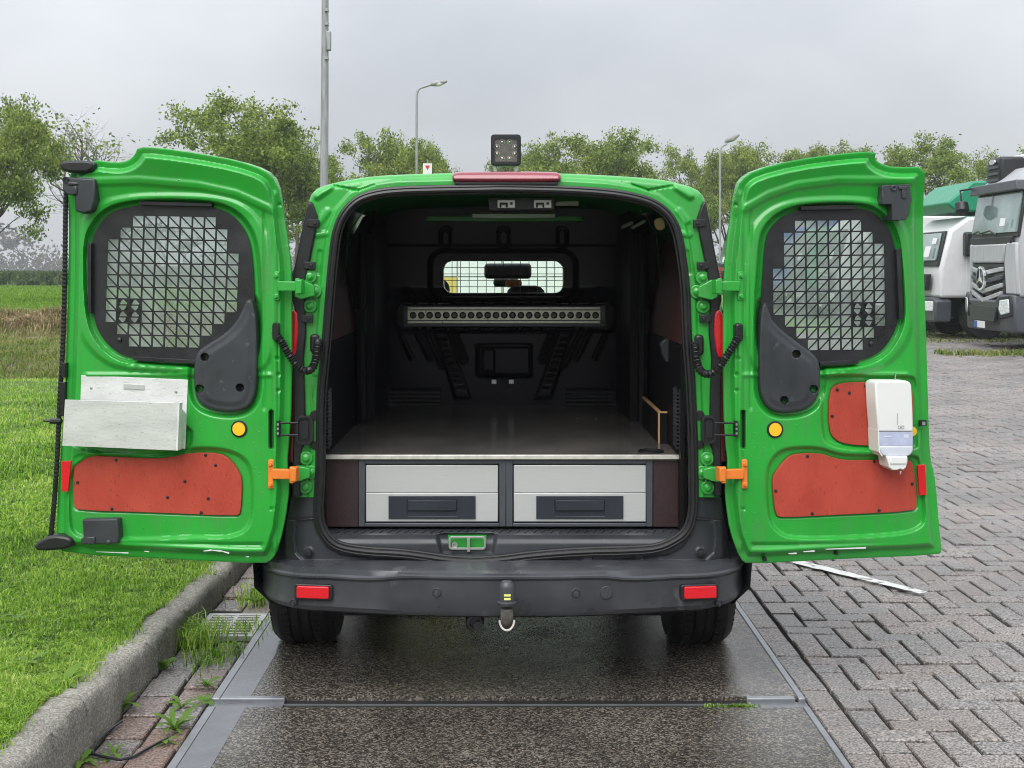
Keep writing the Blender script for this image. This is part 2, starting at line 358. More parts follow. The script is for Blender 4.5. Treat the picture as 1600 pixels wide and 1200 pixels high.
def weathered_paint(m):
    """road film, dull patches and rain beads on the lacquer"""
    nt = m.node_tree; N = nt.nodes; L = nt.links; b = N['Principled BSDF']; old = b.inputs['Base Color'].links[0].from_socket
    tc = N.new('ShaderNodeTexCoord')
    n = N.new('ShaderNodeTexNoise'); n.inputs['Scale'].default_value = 4.5; n.inputs['Detail'].default_value = 10; n.inputs['Roughness'].default_value = .7; L.new(tc.outputs['Object'], n.inputs['Vector'])
    mp = N.new('ShaderNodeMapping'); mp.inputs['Scale'].default_value = (26, 26, 2.2); L.new(tc.outputs['Object'], mp.inputs[0])
    n2 = N.new('ShaderNodeTexNoise'); n2.inputs['Scale'].default_value = 1; n2.inputs['Detail'].default_value = 4; L.new(mp.outputs[0], n2.inputs['Vector'])
    ad = N.new('ShaderNodeMath'); ad.operation = 'MULTIPLY'; L.new(n.outputs['Fac'], ad.inputs[0]); L.new(n2.outputs['Fac'], ad.inputs[1])
    r = N.new('ShaderNodeMapRange'); L.new(ad.outputs[0], r.inputs[0]); r.inputs[1].default_value = .22; r.inputs[2].default_value = .42; r.inputs[4].default_value = .34
    mx = N.new('ShaderNodeMix'); mx.data_type = 'RGBA'; L.new(r.outputs[0], mx.inputs[0]); L.new(old, mx.inputs[6]); mx.inputs[7].default_value = (.10, .17, .085, 1); L.new(mx.outputs[2], b.inputs['Base Color'])
    r2 = N.new('ShaderNodeMapRange'); L.new(ad.outputs[0], r2.inputs[0]); r2.inputs[1].default_value = .18; r2.inputs[2].default_value = .42; r2.inputs[3].default_value = .04; r2.inputs[4].default_value = .32; L.new(r2.outputs[0], b.inputs['Coat Roughness'])
    v = N.new('ShaderNodeTexVoronoi'); v.inputs['Scale'].default_value = 95; L.new(tc.outputs['Object'], v.inputs['Vector'])
    sp = N.new('ShaderNodeSeparateXYZ'); L.new(v.outputs['Color'], sp.inputs[0])
    th = N.new('ShaderNodeMapRange'); L.new(sp.outputs[0], th.inputs[0]); th.inputs[1].default_value = .72; th.inputs[2].default_value = .95; th.inputs[3].default_value = 0; th.inputs[4].default_value = .34
    sb = N.new('ShaderNodeMath'); sb.operation = 'SUBTRACT'; L.new(th.outputs[0], sb.inputs[0]); L.new(v.outputs['Distance'], sb.inputs[1]); sb.use_clamp = True
    bp = N.new('ShaderNodeBump'); bp.inputs['Strength'].default_value = .55; bp.inputs['Distance'].default_value = .006; L.new(sb.outputs[0], bp.inputs['Height']); L.new(bp.outputs[0], b.inputs['Coat Normal']); L.new(bp.outputs[0], b.inputs['Normal'])
weathered_paint(M['paint'])
M['scuff'] = mat('bare_scratch', (.62, .64, .62), .5, var=.15, vscale=60)
# ================================================================== THE SETTING
rng = np.random.default_rng(7)
# ---- materials of the ground
def ground_mat():
    m = mat('field_ground', (.075, .14, .022), .9, var=.2, vscale=.6); nt = m.node_tree; N = nt.nodes; L = nt.links; b = N['Principled BSDF']
    tc = N.new('ShaderNodeTexCoord'); s = N.new('ShaderNodeSeparateXYZ'); L.new(tc.outputs['Object'], s.inputs[0])
    n = N.new('ShaderNodeTexNoise'); n.inputs['Scale'].default_value = .5; n.inputs['Detail'].default_value = 6; L.new(tc.outputs['Object'], n.inputs['Vector'])
    n2 = N.new('ShaderNodeTexNoise'); n2.inputs['Scale'].default_value = 7; n2.inputs['Detail'].default_value = 4; L.new(tc.outputs['Object'], n2.inputs['Vector'])
    ma = N.new('ShaderNodeMath'); ma.operation = 'MULTIPLY_ADD'; L.new(n.outputs['Fac'], ma.inputs[0]); ma.inputs[1].default_value = 3.0; L.new(s.outputs['Y'], ma.inputs[2])
    mr = N.new('ShaderNodeMapRange'); L.new(ma.outputs[0], mr.inputs[0]); mr.inputs[1].default_value = 0; mr.inputs[2].default_value = 250
    c = N.new('ShaderNodeValToRGB'); c.color_ramp.interpolation = 'LINEAR'; L.new(mr.outputs[0], c.inputs[0]); e = c.color_ramp.elements
    stops = [(0, (.07, .12, .022)), (17/250, (.08, .13, .024)), (20/250, (.085, .095, .03)), (28/250, (.095, .11, .03)), (30.5/250, (.17, .13, .06)), (32/250, (.11, .22, .018)),
             (83/250, (.12, .23, .020)), (85/250, (.035, .065, .014)), (150/250, (.05, .09, .018)), (165/250, (.14, .17, .06)), (200/250, (.06, .09, .03)), (1, (.05, .075, .03))]
    e[0].position, e[0].color = stops[0][0], (*stops[0][1], 1); e[1].position, e[1].color = 1, (*stops[-1][1], 1)
    for p, cc in stops[1:-1]: q = e.new(p); q.color = (*cc, 1)
    mx = N.new('ShaderNodeMix'); mx.data_type = 'RGBA'; mx.blend_type = 'MULTIPLY'; mx.inputs[0].default_value = 1; L.new(c.outputs[0], mx.inputs[6])
    r = N.new('ShaderNodeMapRange'); L.new(n2.outputs['Fac'], r.inputs[0]); r.inputs[1].default_value = .3; r.inputs[2].default_value = .7; r.inputs[3].default_value = .65; r.inputs[4].default_value = 1.35
    L.new(r.outputs[0], mx.inputs[7]); L.new(mx.outputs[2], b.inputs['Base Color']); return m
M['field'] = ground_mat()
M['lawn'] = mat('lawn_soil', (.055, .10, .016), .9, var=.5, vscale=12)
M['yard'] = mat('joint_sand', (.014, .012, .010), .95, var=.3, vscale=50)
def paver_mat(name, c1, c2, c3):
    m = bpy.data.materials.new(name); m.use_nodes = True; nt = m.node_tree; N = nt.nodes; L = nt.links; b = N['Principled BSDF']
    tc = N.new('ShaderNodeTexCoord'); geo = N.new('ShaderNodeNewGeometry'); oi = N.new('ShaderNodeObjectInfo')
    ad = N.new('ShaderNodeMath'); ad.operation = 'ADD'; L.new(geo.outputs['Random Per Island'], ad.inputs[0]); L.new(oi.outputs['Random'], ad.inputs[1])
    fr = N.new('ShaderNodeMath'); fr.operation = 'FRACT'; L.new(ad.outputs[0], fr.inputs[0])
    c = N.new('ShaderNodeValToRGB'); L.new(fr.outputs[0], c.inputs[0]); e = c.color_ramp.elements
    e[0].color = (*c1, 1); e[1].color = (*c3, 1); q = e.new(.5); q.color = (*c2, 1)
    v = N.new('ShaderNodeTexNoise'); v.inputs['Scale'].default_value = 120; v.inputs['Detail'].default_value = 2; L.new(geo.outputs['Position'], v.inputs['Vector'])
    r = N.new('ShaderNodeMapRange'); L.new(v.outputs['Fac'], r.inputs[0]); r.inputs[1].default_value = .34; r.inputs[2].default_value = .68; r.inputs[3].default_value = .30; r.inputs[4].default_value = 1.95
    n = N.new('ShaderNodeTexNoise'); n.inputs['Scale'].default_value = 1.3; n.inputs['Detail'].default_value = 4; L.new(geo.outputs['Position'], n.inputs['Vector'])
    r2 = N.new('ShaderNodeMapRange'); L.new(n.outputs['Fac'], r2.inputs[0]); r2.inputs[1].default_value = .3; r2.inputs[2].default_value = .7; r2.inputs[3].default_value = .68; r2.inputs[4].default_value = 1.18
    mu = N.new('ShaderNodeMath'); mu.operation = 'MULTIPLY'; L.new(r.outputs[0], mu.inputs[0]); L.new(r2.outputs[0], mu.inputs[1])
    mx = N.new('ShaderNodeMix'); mx.data_type = 'RGBA'; mx.blend_type = 'MULTIPLY'; mx.inputs[0].default_value = 1; L.new(c.outputs[0], mx.inputs[6]); L.new(mu.outputs[0], mx.inputs[7])
    L.new(mx.outputs[2], b.inputs['Base Color'])
    r3 = N.new('ShaderNodeMapRange'); L.new(n.outputs['Fac'], r3.inputs[0]); r3.inputs[1].default_value = .3; r3.inputs[2].default_value = .7; r3.inputs[3].default_value = .38; r3.inputs[4].default_value = .62; L.new(r3.outputs[0], b.inputs['Roughness'])
    bp = N.new('ShaderNodeBump'); bp.inputs['Strength'].default_value = .5; bp.inputs['Distance'].default_value = .004; L.new(v.outputs['Fac'], bp.inputs['Height']); L.new(bp.outputs[0], b.inputs['Normal'])
    return m
M['paver'] = paver_mat('grey_paving_brick', (.165, .155, .148), (.190, .174, .164), (.185, .158, .143))
M['gutter'] = paver_mat('clinker_brick', (.15, .14, .135), (.17, .135, .12), (.155, .10, .08))
def aggregate_mat(name, c1, c2, c3, rough, bump):
    m = bpy.data.materials.new(name); m.use_nodes = True; nt = m.node_tree; N = nt.nodes; L = nt.links; b = N['Principled BSDF']
    geo = N.new('ShaderNodeNewGeometry')
    v = N.new('ShaderNodeTexVoronoi'); v.inputs['Scale'].default_value = 170; L.new(geo.outputs['Position'], v.inputs['Vector'])
    s = N.new('ShaderNodeSeparateXYZ'); L.new(v.outputs['Color'], s.inputs[0])
    c = N.new('ShaderNodeValToRGB'); L.new(s.outputs[0], c.inputs[0]); e = c.color_ramp.elements
    e[0].color = (*c1, 1); e[1].color = (*c3, 1); q = e.new(.55); q.color = (*c2, 1)
    n = N.new('ShaderNodeTexNoise'); n.inputs['Scale'].default_value = 2.6; n.inputs['Detail'].default_value = 5; L.new(geo.outputs['Position'], n.inputs['Vector'])
    r = N.new('ShaderNodeMapRange'); L.new(n.outputs['Fac'], r.inputs[0]); r.inputs[1].default_value = .3; r.inputs[2].default_value = .7; r.inputs[3].default_value = .65; r.inputs[4].default_value = 1.3
    mx = N.new('ShaderNodeMix'); mx.data_type = 'RGBA'; mx.blend_type = 'MULTIPLY'; mx.inputs[0].default_value = 1; L.new(c.outputs[0], mx.inputs[6]); L.new(r.outputs[0], mx.inputs[7]); L.new(mx.outputs[2], b.inputs['Base Color'])
    n4 = N.new('ShaderNodeTexNoise'); n4.inputs['Scale'].default_value = 1.15; n4.inputs['Detail'].default_value = 6; L.new(geo.outputs['Position'], n4.inputs['Vector'])
    pud = N.new('ShaderNodeMapRange'); L.new(n4.outputs['Fac'], pud.inputs[0]); pud.inputs[1].default_value = .40; pud.inputs[2].default_value = .72; pud.inputs[3].default_value = 1.0; pud.inputs[4].default_value = .30 if rough < .5 else 1.0
    r3 = N.new('ShaderNodeMath'); r3.operation = 'MULTIPLY'; L.new(pud.outputs[0], r3.inputs[0]); r3.inputs[1].default_value = rough * 1.35; L.new(r3.outputs[0], b.inputs['Roughness'])
    bs = N.new('ShaderNodeMath'); bs.operation = 'MULTIPLY'; L.new(pud.outputs[0], bs.inputs[0]); bs.inputs[1].default_value = bump
    bp = N.new('ShaderNodeBump'); L.new(bs.outputs[0], bp.inputs['Strength']); bp.inputs['Distance'].default_value = .003; bp.invert = True; L.new(v.outputs['Distance'], bp.inputs['Height']); L.new(bp.outputs[0], b.inputs['Normal'])
    return m
M['wet'] = aggregate_mat('wet_aggregate', (.019, .017, .015), (.062, .053, .043), (.22, .195, .165), .16, .55)
M['conc'] = aggregate_mat('kerb_concrete', (.17, .163, .143), (.25, .236, .205), (.36, .34, .295), .85, .6)
M['smooth'] = mat('plate_margin', (.10, .105, .115), .22, var=.25, vscale=10, bump=.08, bscale=90, rvar=.08)
M['whitepaint'] = mat('road_paint', (.60, .60, .58), .5, var=.1, vscale=30)

# ---- field, far fields and ditch bank: one sheet to the horizon
gx = np.concatenate([np.linspace(-900, -40, 24), np.linspace(-36, 36, 60), np.linspace(40, 900, 24)])
gy = np.concatenate([np.linspace(-60, 14, 16), np.linspace(15, 36, 64), np.linspace(38, 100, 30), np.linspace(110, 2600, 40)])
GXX, GYY = np.meshgrid(gx, gy)
def gz(x, y):
    z = np.full(x.shape, -.06)
    lft = 1 / (1 + np.exp((x + 2.2) * 4))
    ditch = -.55 * np.exp(-((y - 20.5) / 1.9) ** 2) + .34 * inside(29.5 - y, 3.0) + .10 * np.exp(-((y - 30.8) / .7) ** 2)
    rough_ = .07 * np.sin(x * 2.3 + y * 1.7) * np.sin(y * 2.9 - x) * ((y > 17) & (y < 32))
    band = .45 * inside(88 - y, 6) * inside(y - 150, 20)
    return z + lft * (ditch + rough_) + band * inside(x + 8, 10)
GZ = gz(GXX, GYY); hh, ww = GXX.shape; idx = np.arange(hh * ww).reshape(hh, ww)
q = np.stack([idx[:-1, :-1], idx[:-1, 1:], idx[1:, 1:], idx[1:, :-1]], -1).reshape(-1, 4)
o = tri_mesh('ground', np.stack([GXX, GYY, GZ], -1).reshape(-1, 3), q, M['field'], smooth=True, quad=True); tag(o, 'flat green farm field with a rough ditch bank reaching the horizon', kind='structure')
# ---- yard bed under the pavers
o = MB().box((-1.6, -3, -.2), (60, 31, -.018)).obj('yard', M['yard'], origin=(0, 0, 0)); tag(o, 'sandy bed of the brick paved yard', kind='structure')

# ---- herringbone bricks on the right of the plates
def brick_unit(lx, ly, h=.05, b=.0045):
    x, y = lx / 2, ly / 2
    top = [(-x+b, -y+b, 0), (x-b, -y+b, 0), (x-b, y-b, 0), (-x+b, y-b, 0)]
    mid = [(-x, -y, -b), (x, -y, -b), (x, y, -b), (-x, y, -b)]; bot = [(p[0], p[1], -h) for p in mid]
    f = [(0, 1, 2, 3)]
    for i in range(4): j = (i+1) % 4; f += [(4+i, 4+j, j, i), (8+i, 8+j, 4+j, 4+i)]
    return np.array(top + mid + bot), np.array(f)
BW, BL, GAP = .1055, .211, .0105
X0 = 1.035 + BW + .004
recs = []
for k in range(-4, 150):                       # edge course along the plates
    recs.append((1.035 + BW / 2, 2.6 + k * BL, 1))
nx_, ny_ = 320, 270
halves = []
for i in range(-1, nx_):
    for j in range(ny_):
        m4 = (i - j) % 4
        if i < 0:
            if m4 == 0: halves.append((X0 + .5 * BW, 2.6 + (j + .5) * BW))
            continue
        if m4 == 0: recs.append((X0 + (i + 1) * BW, 2.6 + (j + .5) * BW, 0))      # lies along x
        elif m4 == 3: recs.append((X0 + (i + .5) * BW, 2.6 + (j + 1) * BW, 1))    # lies along y  (column i, rows j, j+1)
recs = np.array(recs)
keep = (recs[:, 0] > 1.035 + .03) & ~((recs[:, 0] < X0 + .02) & (recs[:, 2] == 0) ) & (recs[:, 0] < .42 * recs[:, 1] + 4.5)
keep |= np.abs(recs[:, 0] - (1.035 + BW / 2)) < 1e-6
recs = recs[keep]
# the ones that show largest: nearest that lie inside the frame
pxs = CX + recs[:, 0] * F / recs[:, 1]; pys = CY + H * F / recs[:, 1]
vis = (pxs < 1640) & (pys < 1230) & ((pys > 872) | (pxs > 1475))
order = np.argsort(np.where(vis, recs[:, 1], 1e6)); pick = order[:300]; rest = np.setdiff1d(np.arange(len(recs)), pick)
rz = rng.normal(0, .0028, len(recs)); ra = rng.normal(0, .011, len(recs)); rt = rng.normal(0, .009, (len(recs), 2))
ub, uf = brick_unit(BL - GAP, BW - GAP)
bm_ = bpy.data.meshes.new('brick'); bm_.from_pydata(ub.tolist(), [], uf.tolist()); bm_.materials.append(M['paver']); bm_.update()
pav = bpy.data.objects.new('paving', None); COL.objects.link(pav); tag(pav, 'grey herringbone brick paving of the yard', kind='structure'); BASE[pav] = np.zeros(3)
for i in pick:
    b = bpy.data.objects.new('brick', bm_); COL.objects.link(b); b.parent = pav
    b.location = (recs[i, 0], recs[i, 1], rz[i]); b.rotation_euler = (rt[i, 0], rt[i, 1], ra[i] + (math.pi / 2 if recs[i, 2] else 0))
c, s = np.cos(ra[rest] + recs[rest, 2] * np.pi / 2), np.sin(ra[rest] + recs[rest, 2] * np.pi / 2)
VV = np.empty((len(rest), 12, 3)); VV[:, :, 0] = recs[rest, 0:1] + c[:, None] * ub[:, 0] - s[:, None] * ub[:, 1]
VV[:, :, 1] = recs[rest, 1:2] + s[:, None] * ub[:, 0] + c[:, None] * ub[:, 1]
VV[:, :, 2] = rz[rest][:, None] + ub[:, 2] + rt[rest, 0:1] * ub[:, 1] - rt[rest, 1:2] * ub[:, 0]
FF = (uf[None] + 12 * np.arange(len(rest))[:, None, None]).reshape(-1, 4)
mb = MB()
for hx, hy in halves: mb.box((hx - BW / 2 + .004, hy - BW / 2 + .004, -.05), (hx + BW / 2 - .004, hy + BW / 2 - .004, rng.normal(0, .002)))
o = mb.obj('cut_bricks', M['paver'], pav); o['kind'] = 'stuff'
o = tri_mesh('farther_bricks', VV.reshape(-1, 3), FF, M['paver'], pav, quad=True); o['kind'] = 'stuff'
# worn white line across the bricks
pa, pb = np.array([1.40, 6.95]), np.array([1.90, 6.20]); d = (pb - pa) / np.linalg.norm(pb - pa); nn = np.array([-d[1], d[0]])
mb = MB(); seg = 22; rr = random.Random(4); vv = []
for k in range(seg + 1):
    t0 = k / seg; wdt = .040 * (1 - .30 * t0); c_ = pa + (pb - pa) * t0
    for s_ in (-1, 1): q = c_ + nn * (s_ * wdt * (.75 if t0 < .1 else 1) + rr.uniform(-.004, .004)); vv.append((q[0], q[1], .0125))
mb.add(vv, [(2*k, 2*k+2, 2*k+3, 2*k+1) for k in range(seg)])
m = M['whitepaint']; nt = m.node_tree; N = nt.nodes; L = nt.links; geo = N.new('ShaderNodeNewGeometry'); nz = N.new('ShaderNodeTexNoise'); nz.inputs['Scale'].default_value = 22; nz.inputs['Detail'].default_value = 5; L.new(geo.outputs['Position'], nz.inputs['Vector'])
mr = N.new('ShaderNodeMapRange'); L.new(nz.outputs['Fac'], mr.inputs[0]); mr.inputs[1].default_value = .28; mr.inputs[2].default_value = .46; L.new(mr.outputs[0], N['Principled BSDF'].inputs['Alpha'])
o = mb.obj('painted_line', M['whitepaint']); tag(o, 'worn white paint line across the brick paving', kind='structure')

# ---- weighbridge plates
PL, PR = -.99, 1.03
wb = empty('weighbridge', (0, 5, 0), 'wet aggregate weighbridge deck framed in steel under the green van', 'weighbridge')
def plate(y0, y1, z, lm):
    mb = MB(); mb.box((PL + lm, y0 + .03, z - .05), (PR - .024, y1 - (0 if y0 < 4 else .03), z)); o = mb.obj('deck_panel', M['wet'], wb)
    mb = MB(); mb.box((PL + .03, y0 + .03, z - .05), (PL + lm, y1 - (0 if y0 < 4 else .03), z + .001)); mb.obj('concrete_margin', M['smooth'], wb)
    mb = MB(); e = z + .003
    mb.box((PL, y0, z - .06), (PL + .03, y1, e)); mb.obj('steel_edge', M['steel'], wb, bevel=.003); mb = MB(); mb.box((PR - .024, y0, z - .06), (PR, y1, e)); mb.obj('steel_edge', M['steel'], wb, bevel=.003)
    far = y0 > 4 
    if far: MB().box((PR - .20, y0, z - .06), (PR - .034, y0 + .03, e)).obj('steel_edge', M['steel'], wb, bevel=.003); MB().box((PL + .03, y0, z - .06), (PL + .25, y0 + .03, e)).obj('steel_edge', M['steel'], wb, bevel=.003)
plate(1.5, 4.615, .002, .13); plate(4.675, 13.5, .010, .13)
MB().box((PL + .25, 4.6155, -.05), (PR - .20, 4.7045, -.004)).obj('joint_strip', M['rubber'], wb)
MB().box((PL, 4.6155, -.05), (PL + .25, 4.6745, .001)).obj('joint_cover', M['smooth'], wb); MB().box((PR - .20, 4.6155, -.05), (PR, 4.6745, .001)).obj('joint_cover', M['smooth'], wb)
MB().box((PL + .25, 4.652, -.004), (PR - .20, 4.658, .0)).obj('joint_lip', M['steel'], wb)

# ---- kerb stones, gutter bricks, drain, lawn
def kz(y): return np.interp(y, [2, 4.2, 5.3, 6.4, 9, 14], [.17, .16, .115, .085, .08, .08])
KX = -1.265
kerb = empty('kerb', (KX - .09, 5.3, 0), 'low rough concrete kerb between the lawn and the brick gutter', 'kerb')
edges = [2.2, 3.2, 4.21, 5.22, 6.23, 7.24, 8.25, 9.26, 10.3, 11.3, 12.3]
for a, b in zip(edges[:-1], edges[1:]):
    n = 40; ys = np.linspace(a + .004, b - .004, n); v = []; f = []
    prof = [(0, -.1, 0), (.004, .6, 0), (.008, 0, -.022), (.020, 0, -.006), (.04, 0, 0), (.085, 0, .003), (.128, 0, .0), (.136, 0, -.02), (.14, -.1, 0)]
    for y in ys:
        for k, (dx, zm, dz) in enumerate(prof):
            top = kz(y)
            z = -.1 if zm < 0 else (top * .55 if zm == .6 else top + dz)
            jx, jz = rng.normal(0, .0032), rng.normal(0, .0028)
            v.append((KX - dx + jx, y, z + jz))
    m_ = len(prof)
    for i in range(n - 1):
        for k in range(m_ - 1): f.append((i*m_+k, i*m_+k+1, (i+1)*m_+k+1, (i+1)*m_+k))
    f.append(tuple(range(m_ - 1, -1, -1))); f.append(tuple((n-1)*m_ + k for k in range(m_)))
    f = [q[::-1] for q in f]
    mesh_obj('kerb_stone', v, f, M['conc'], kerb, smooth=True, sharp=50)
gut = bpy.data.objects.new('gutter', None); COL.objects.link(gut); tag(gut, 'narrow brick gutter beside the kerb', kind='structure'); BASE[gut] = np.zeros(3)
ub2, uf2 = brick_unit(.205 - .009, .128 - .008)
gm = bpy.data.meshes.new('gutter_brick'); gm.from_pydata(ub2.tolist(), [], uf2.tolist()); gm.materials.append(M['gutter']); gm.update()
for col in range(2):
    for k in range(52):
        y = 2.7 + (k + .5 * col) * .205
        if 5.40 < y < 5.98: continue
        b = bpy.data.objects.new('brick', gm); COL.objects.link(b); b.parent = gut
        b.location = (-.998 - .066 - col * .13, y, rng.normal(-.006, .004)); b.rotation_euler = (rng.normal(0, .012), rng.normal(0, .012), math.pi / 2 + rng.normal(0, .02))
dr = empty('drain_grate', (-1.12, 5.69, 0), 'pale cast iron drain grate with slots set in the brick gutter', 'drain')
mb = MB(); mb.box((-1.25, 5.51, -.03), (-1.00, 5.535, .002)); mb.box((-1.25, 5.845, -.03), (-1.00, 5.87, .002)); mb.box((-1.25, 5.535, -.03), (-1.225, 5.845, .002)); mb.box((-1.025, 5.535, -.03), (-1.00, 5.845, .002))
M['iron'] = mat('worn_iron', (.42, .42, .41), .5, metal=.3, var=.2, vscale=30)
mb.obj('frame', M['iron'], dr, bevel=.002)
for k in range(7): MB().box((-1.225, 5.56 + k * .043, -.028), (-1.025, 5.576 + k * .043, 0)).obj('bar', M['iron'], dr)
MB().box((-1.133, 5.535, -.026), (-1.117, 5.845, -.001)).obj('cross_bar', M['iron'], dr)

# lawn surface
lx = np.linspace(0, 1, 50); ly = np.concatenate([np.linspace(2, 9, 50), np.linspace(9.3, 18.5, 30)])
LX, LY = np.meshgrid(lx, ly); LXW = KX - .128 - LX * 12
def lawn_z(x, y):
    near = kz(y) - .004
    t = np.clip((KX - .17 - x) / .8, 0, 1)
    return near + t * .03 + .025 * np.sin(x * 1.9 + 1) * np.sin(y * 1.3) * t - .5 * inside(17.6 - y, 2.4) * np.clip((y-16)/2.4, 0, 1)
LZ = lawn_z(LXW, LY); hh, ww = LX.shape; idx = np.arange(hh * ww).reshape(hh, ww)
q = np.stack([idx[:-1, :-1], idx[1:, :-1], idx[1:, 1:], idx[:-1, 1:]], -1).reshape(-1, 4)
o = tri_mesh('lawn', np.stack([LXW, LY, LZ], -1).reshape(-1, 3), q, M['lawn'], smooth=True, quad=True); tag(o, 'green lawn beside the kerb', kind='structure')

def blade_mat(name, stops):
    m = bpy.data.materials.new(name); m.use_nodes = True; nt = m.node_tree; N = nt.nodes; L = nt.links; b = N['Principled BSDF']
    g = N.new('ShaderNodeNewGeometry'); c = N.new('ShaderNodeValToRGB'); e = c.color_ramp.elements
    n = N.new('ShaderNodeTexNoise'); n.inputs['Scale'].default_value = 1.4; n.inputs['Detail'].default_value = 3; L.new(g.outputs['Position'], n.inputs['Vector'])
    mth = N.new('ShaderNodeMath'); mth.operation = 'MULTIPLY_ADD'; L.new(n.outputs['Fac'], mth.inputs[0]); mth.inputs[1].default_value = 1.0; 
    m2 = N.new('ShaderNodeMath'); m2.operation = 'MULTIPLY_ADD'; L.new(g.outputs['Random Per Island'], m2.inputs[0]); m2.inputs[1].default_value = .62; m2.inputs[2].default_value = -.31
    L.new(m2.outputs[0], mth.inputs[2]); L.new(mth.outputs[0], c.inputs[0])
    e[0].position, e[0].color = stops[0][0], (*stops[0][1], 1); e[1].position, e[1].color = stops[-1][0], (*stops[-1][1], 1)
    for p, cc in stops[1:-1]: q = e.new(p); q.color = (*cc, 1)
    L.new(c.outputs[0], b.inputs['Base Color']); b.inputs['Roughness'].default_value = .5; b.inputs['Specular IOR Level'].default_value = .35
    t = N.new('ShaderNodeBsdfTranslucent'); L.new(c.outputs[0], t.inputs[0]); ms = N.new('ShaderNodeMixShader'); ms.inputs[0].default_value = .45
    L.new(b.outputs[0], ms.inputs[1]); L.new(t.outputs[0], ms.inputs[2]); L.new(ms.outputs[0], N['Material Output'].inputs[0]); return m
M['grass'] = blade_mat('grass_blade', [(.1, (.05, .13, .012)), (.36, (.17, .35, .028)), (.58, (.31, .51, .05)), (.92, (.56, .66, .20))])
M['straw'] = blade_mat('rough_grass', [(.1, (.08, .08, .02)), (.45, (.16, .26, .035)), (.68, (.27, .28, .08)), (.95, (.42, .34, .18))])
M['crop'] = blade_mat('field_grass', [(.1, (.09, .18, .015)), (.5, (.15, .29, .022)), (.9, (.25, .39, .035))])
M['leafy'] = blade_mat('weed_leaf', [(.1, (.06, .13, .018)), (.5, (.12, .24, .03)), (.9, (.24, .38, .06))])
def blades(name, X, Y, Z, ln, wd, matl, label, lean=.5, parent=None):
    n = len(X); a = rng.uniform(0, 2 * np.pi, n); dx, dy = np.cos(a), np.sin(a); le = ln * rng.uniform(.55, 1.25, n); lw = wd * rng.uniform(.7, 1.3, n)
    lea = np.abs(rng.normal(lean, .3, n)); px, py = -dy, dx
    b2 = rng.uniform(0, 2 * np.pi, n); px, py = np.cos(b2), np.sin(b2)
    h1, o1 = le * .55, le * .18 * lea; h2, o2 = le * np.clip(1 - .35 * lea, .25, 1), le * .75 * lea
    v = np.empty((n, 5, 3))
    v[:, 0] = np.stack([X - px * lw, Y - py * lw, Z - .006], 1); v[:, 1] = np.stack([X + px * lw, Y + py * lw, Z - .006], 1)
    v[:, 2] = np.stack([X + dx * o1 - px * lw * .8, Y + dy * o1 - py * lw * .8, Z + h1], 1); v[:, 3] = np.stack([X + dx * o1 + px * lw * .8, Y + dy * o1 + py * lw * .8, Z + h1], 1)
    v[:, 4] = np.stack([X + dx * o2, Y + dy * o2, Z + h2], 1)
    t = np.array([[0, 1, 3], [0, 3, 2], [2, 3, 4]]); T = (t[None] + 5 * np.arange(n)[:, None, None]).reshape(-1, 3)
    o = tri_mesh(name, v.reshape(-1, 3), T, matl, parent)
    if parent is None: tag(o, label, 'grass', kind='stuff')
    else: o['kind'] = 'stuff'
    return o
def lawn_pts(n, y0, y1):
    y = y0 * (y1 / y0) ** rng.uniform(0, 1, n); lo = -.40 * y - .4; x = lo + (KX - .118 - lo) * rng.uniform(0, 1, n) ** .9; return x, y
x, y = lawn_pts(190000, 2.6, 19.5); y = np.where(y > 17.2, 17.2 + (y - 17.2) * rng.uniform(0, 1, len(y)), y); cl = .65 + .35 * np.sin(x * 23 + 3 * np.sin(y * 9)) * np.sin(y * 19 + 2 * np.sin(x * 13)) + .25 * np.sin(x * 5 + 1) * np.sin(y * 4); blades('lawn_grass', x, y, lawn_z(x, y), np.where(y < 9, .042, .055) * cl, np.where(y < 7, .0021, .0042), M['grass'], 'short dense lawn grass behind the concrete kerb', .8)
x, y = lawn_pts(15000, 2.6, 10); blades('clover', x, y, lawn_z(x, y), np.full(len(x), .026), np.full(len(x), .006), M['leafy'], 'small broad clover leaves scattered in the lawn', 1.3)
# fringe that hangs over the back of the kerb
y = rng.uniform(2.4, 12, 9000); x = KX - .130 + np.abs(rng.normal(0, .020, 9000)) * (1 + .9 * np.sin(y * 7.3) * np.sin(y * 3.1 + 1)); blades('kerb_fringe', x, y, kz(y) - .004, np.full(9000, .04), np.full(9000, .002), M['grass'], 'grass fringe growing over the back edge of the kerb', .9)
# rough bank and straw edge, field grass beyond
n = 60000; y = rng.uniform(17.2, 31.2, n); x = -.42 * y - 1 + (.42 * y - 1.5) * rng.uniform(0, 1, n)
k = rng.uniform(0, 1, n) < .16; ys = rng.normal(30.2, .55, 9000); xs = -.42 * ys - 1 + (.42 * ys - 1.5) * rng.uniform(0, 1, 9000)
M['dry'] = blade_mat('dry_straw', [(.1, (.12, .08, .04)), (.5, (.30, .22, .11)), (.9, (.58, .47, .28))])
blades('dry_straw', xs, ys, gz(xs, ys), np.full(9000, .30), np.full(9000, .012), M['dry'], 'pale dry straw lying along the field edge', 1.2)
blades('bank_grass', x, y, gz(x, y), np.where(y > 29.6, .22, .13), np.full(n, .008), M['straw'], 'brown and green tangled grass on the ditch bank', .9)
n = 60000; y = 31 * (85 / 31) ** rng.uniform(0, 1, n); x = -.42 * y - 1 + (.40 * y) * rng.uniform(0, 1, n)
blades('field_grass', x, y, gz(x, y), .10 + y * .0008, .008 + y * .0003, M['crop'], 'bright green grass of the farm field beyond the ditch', .6)
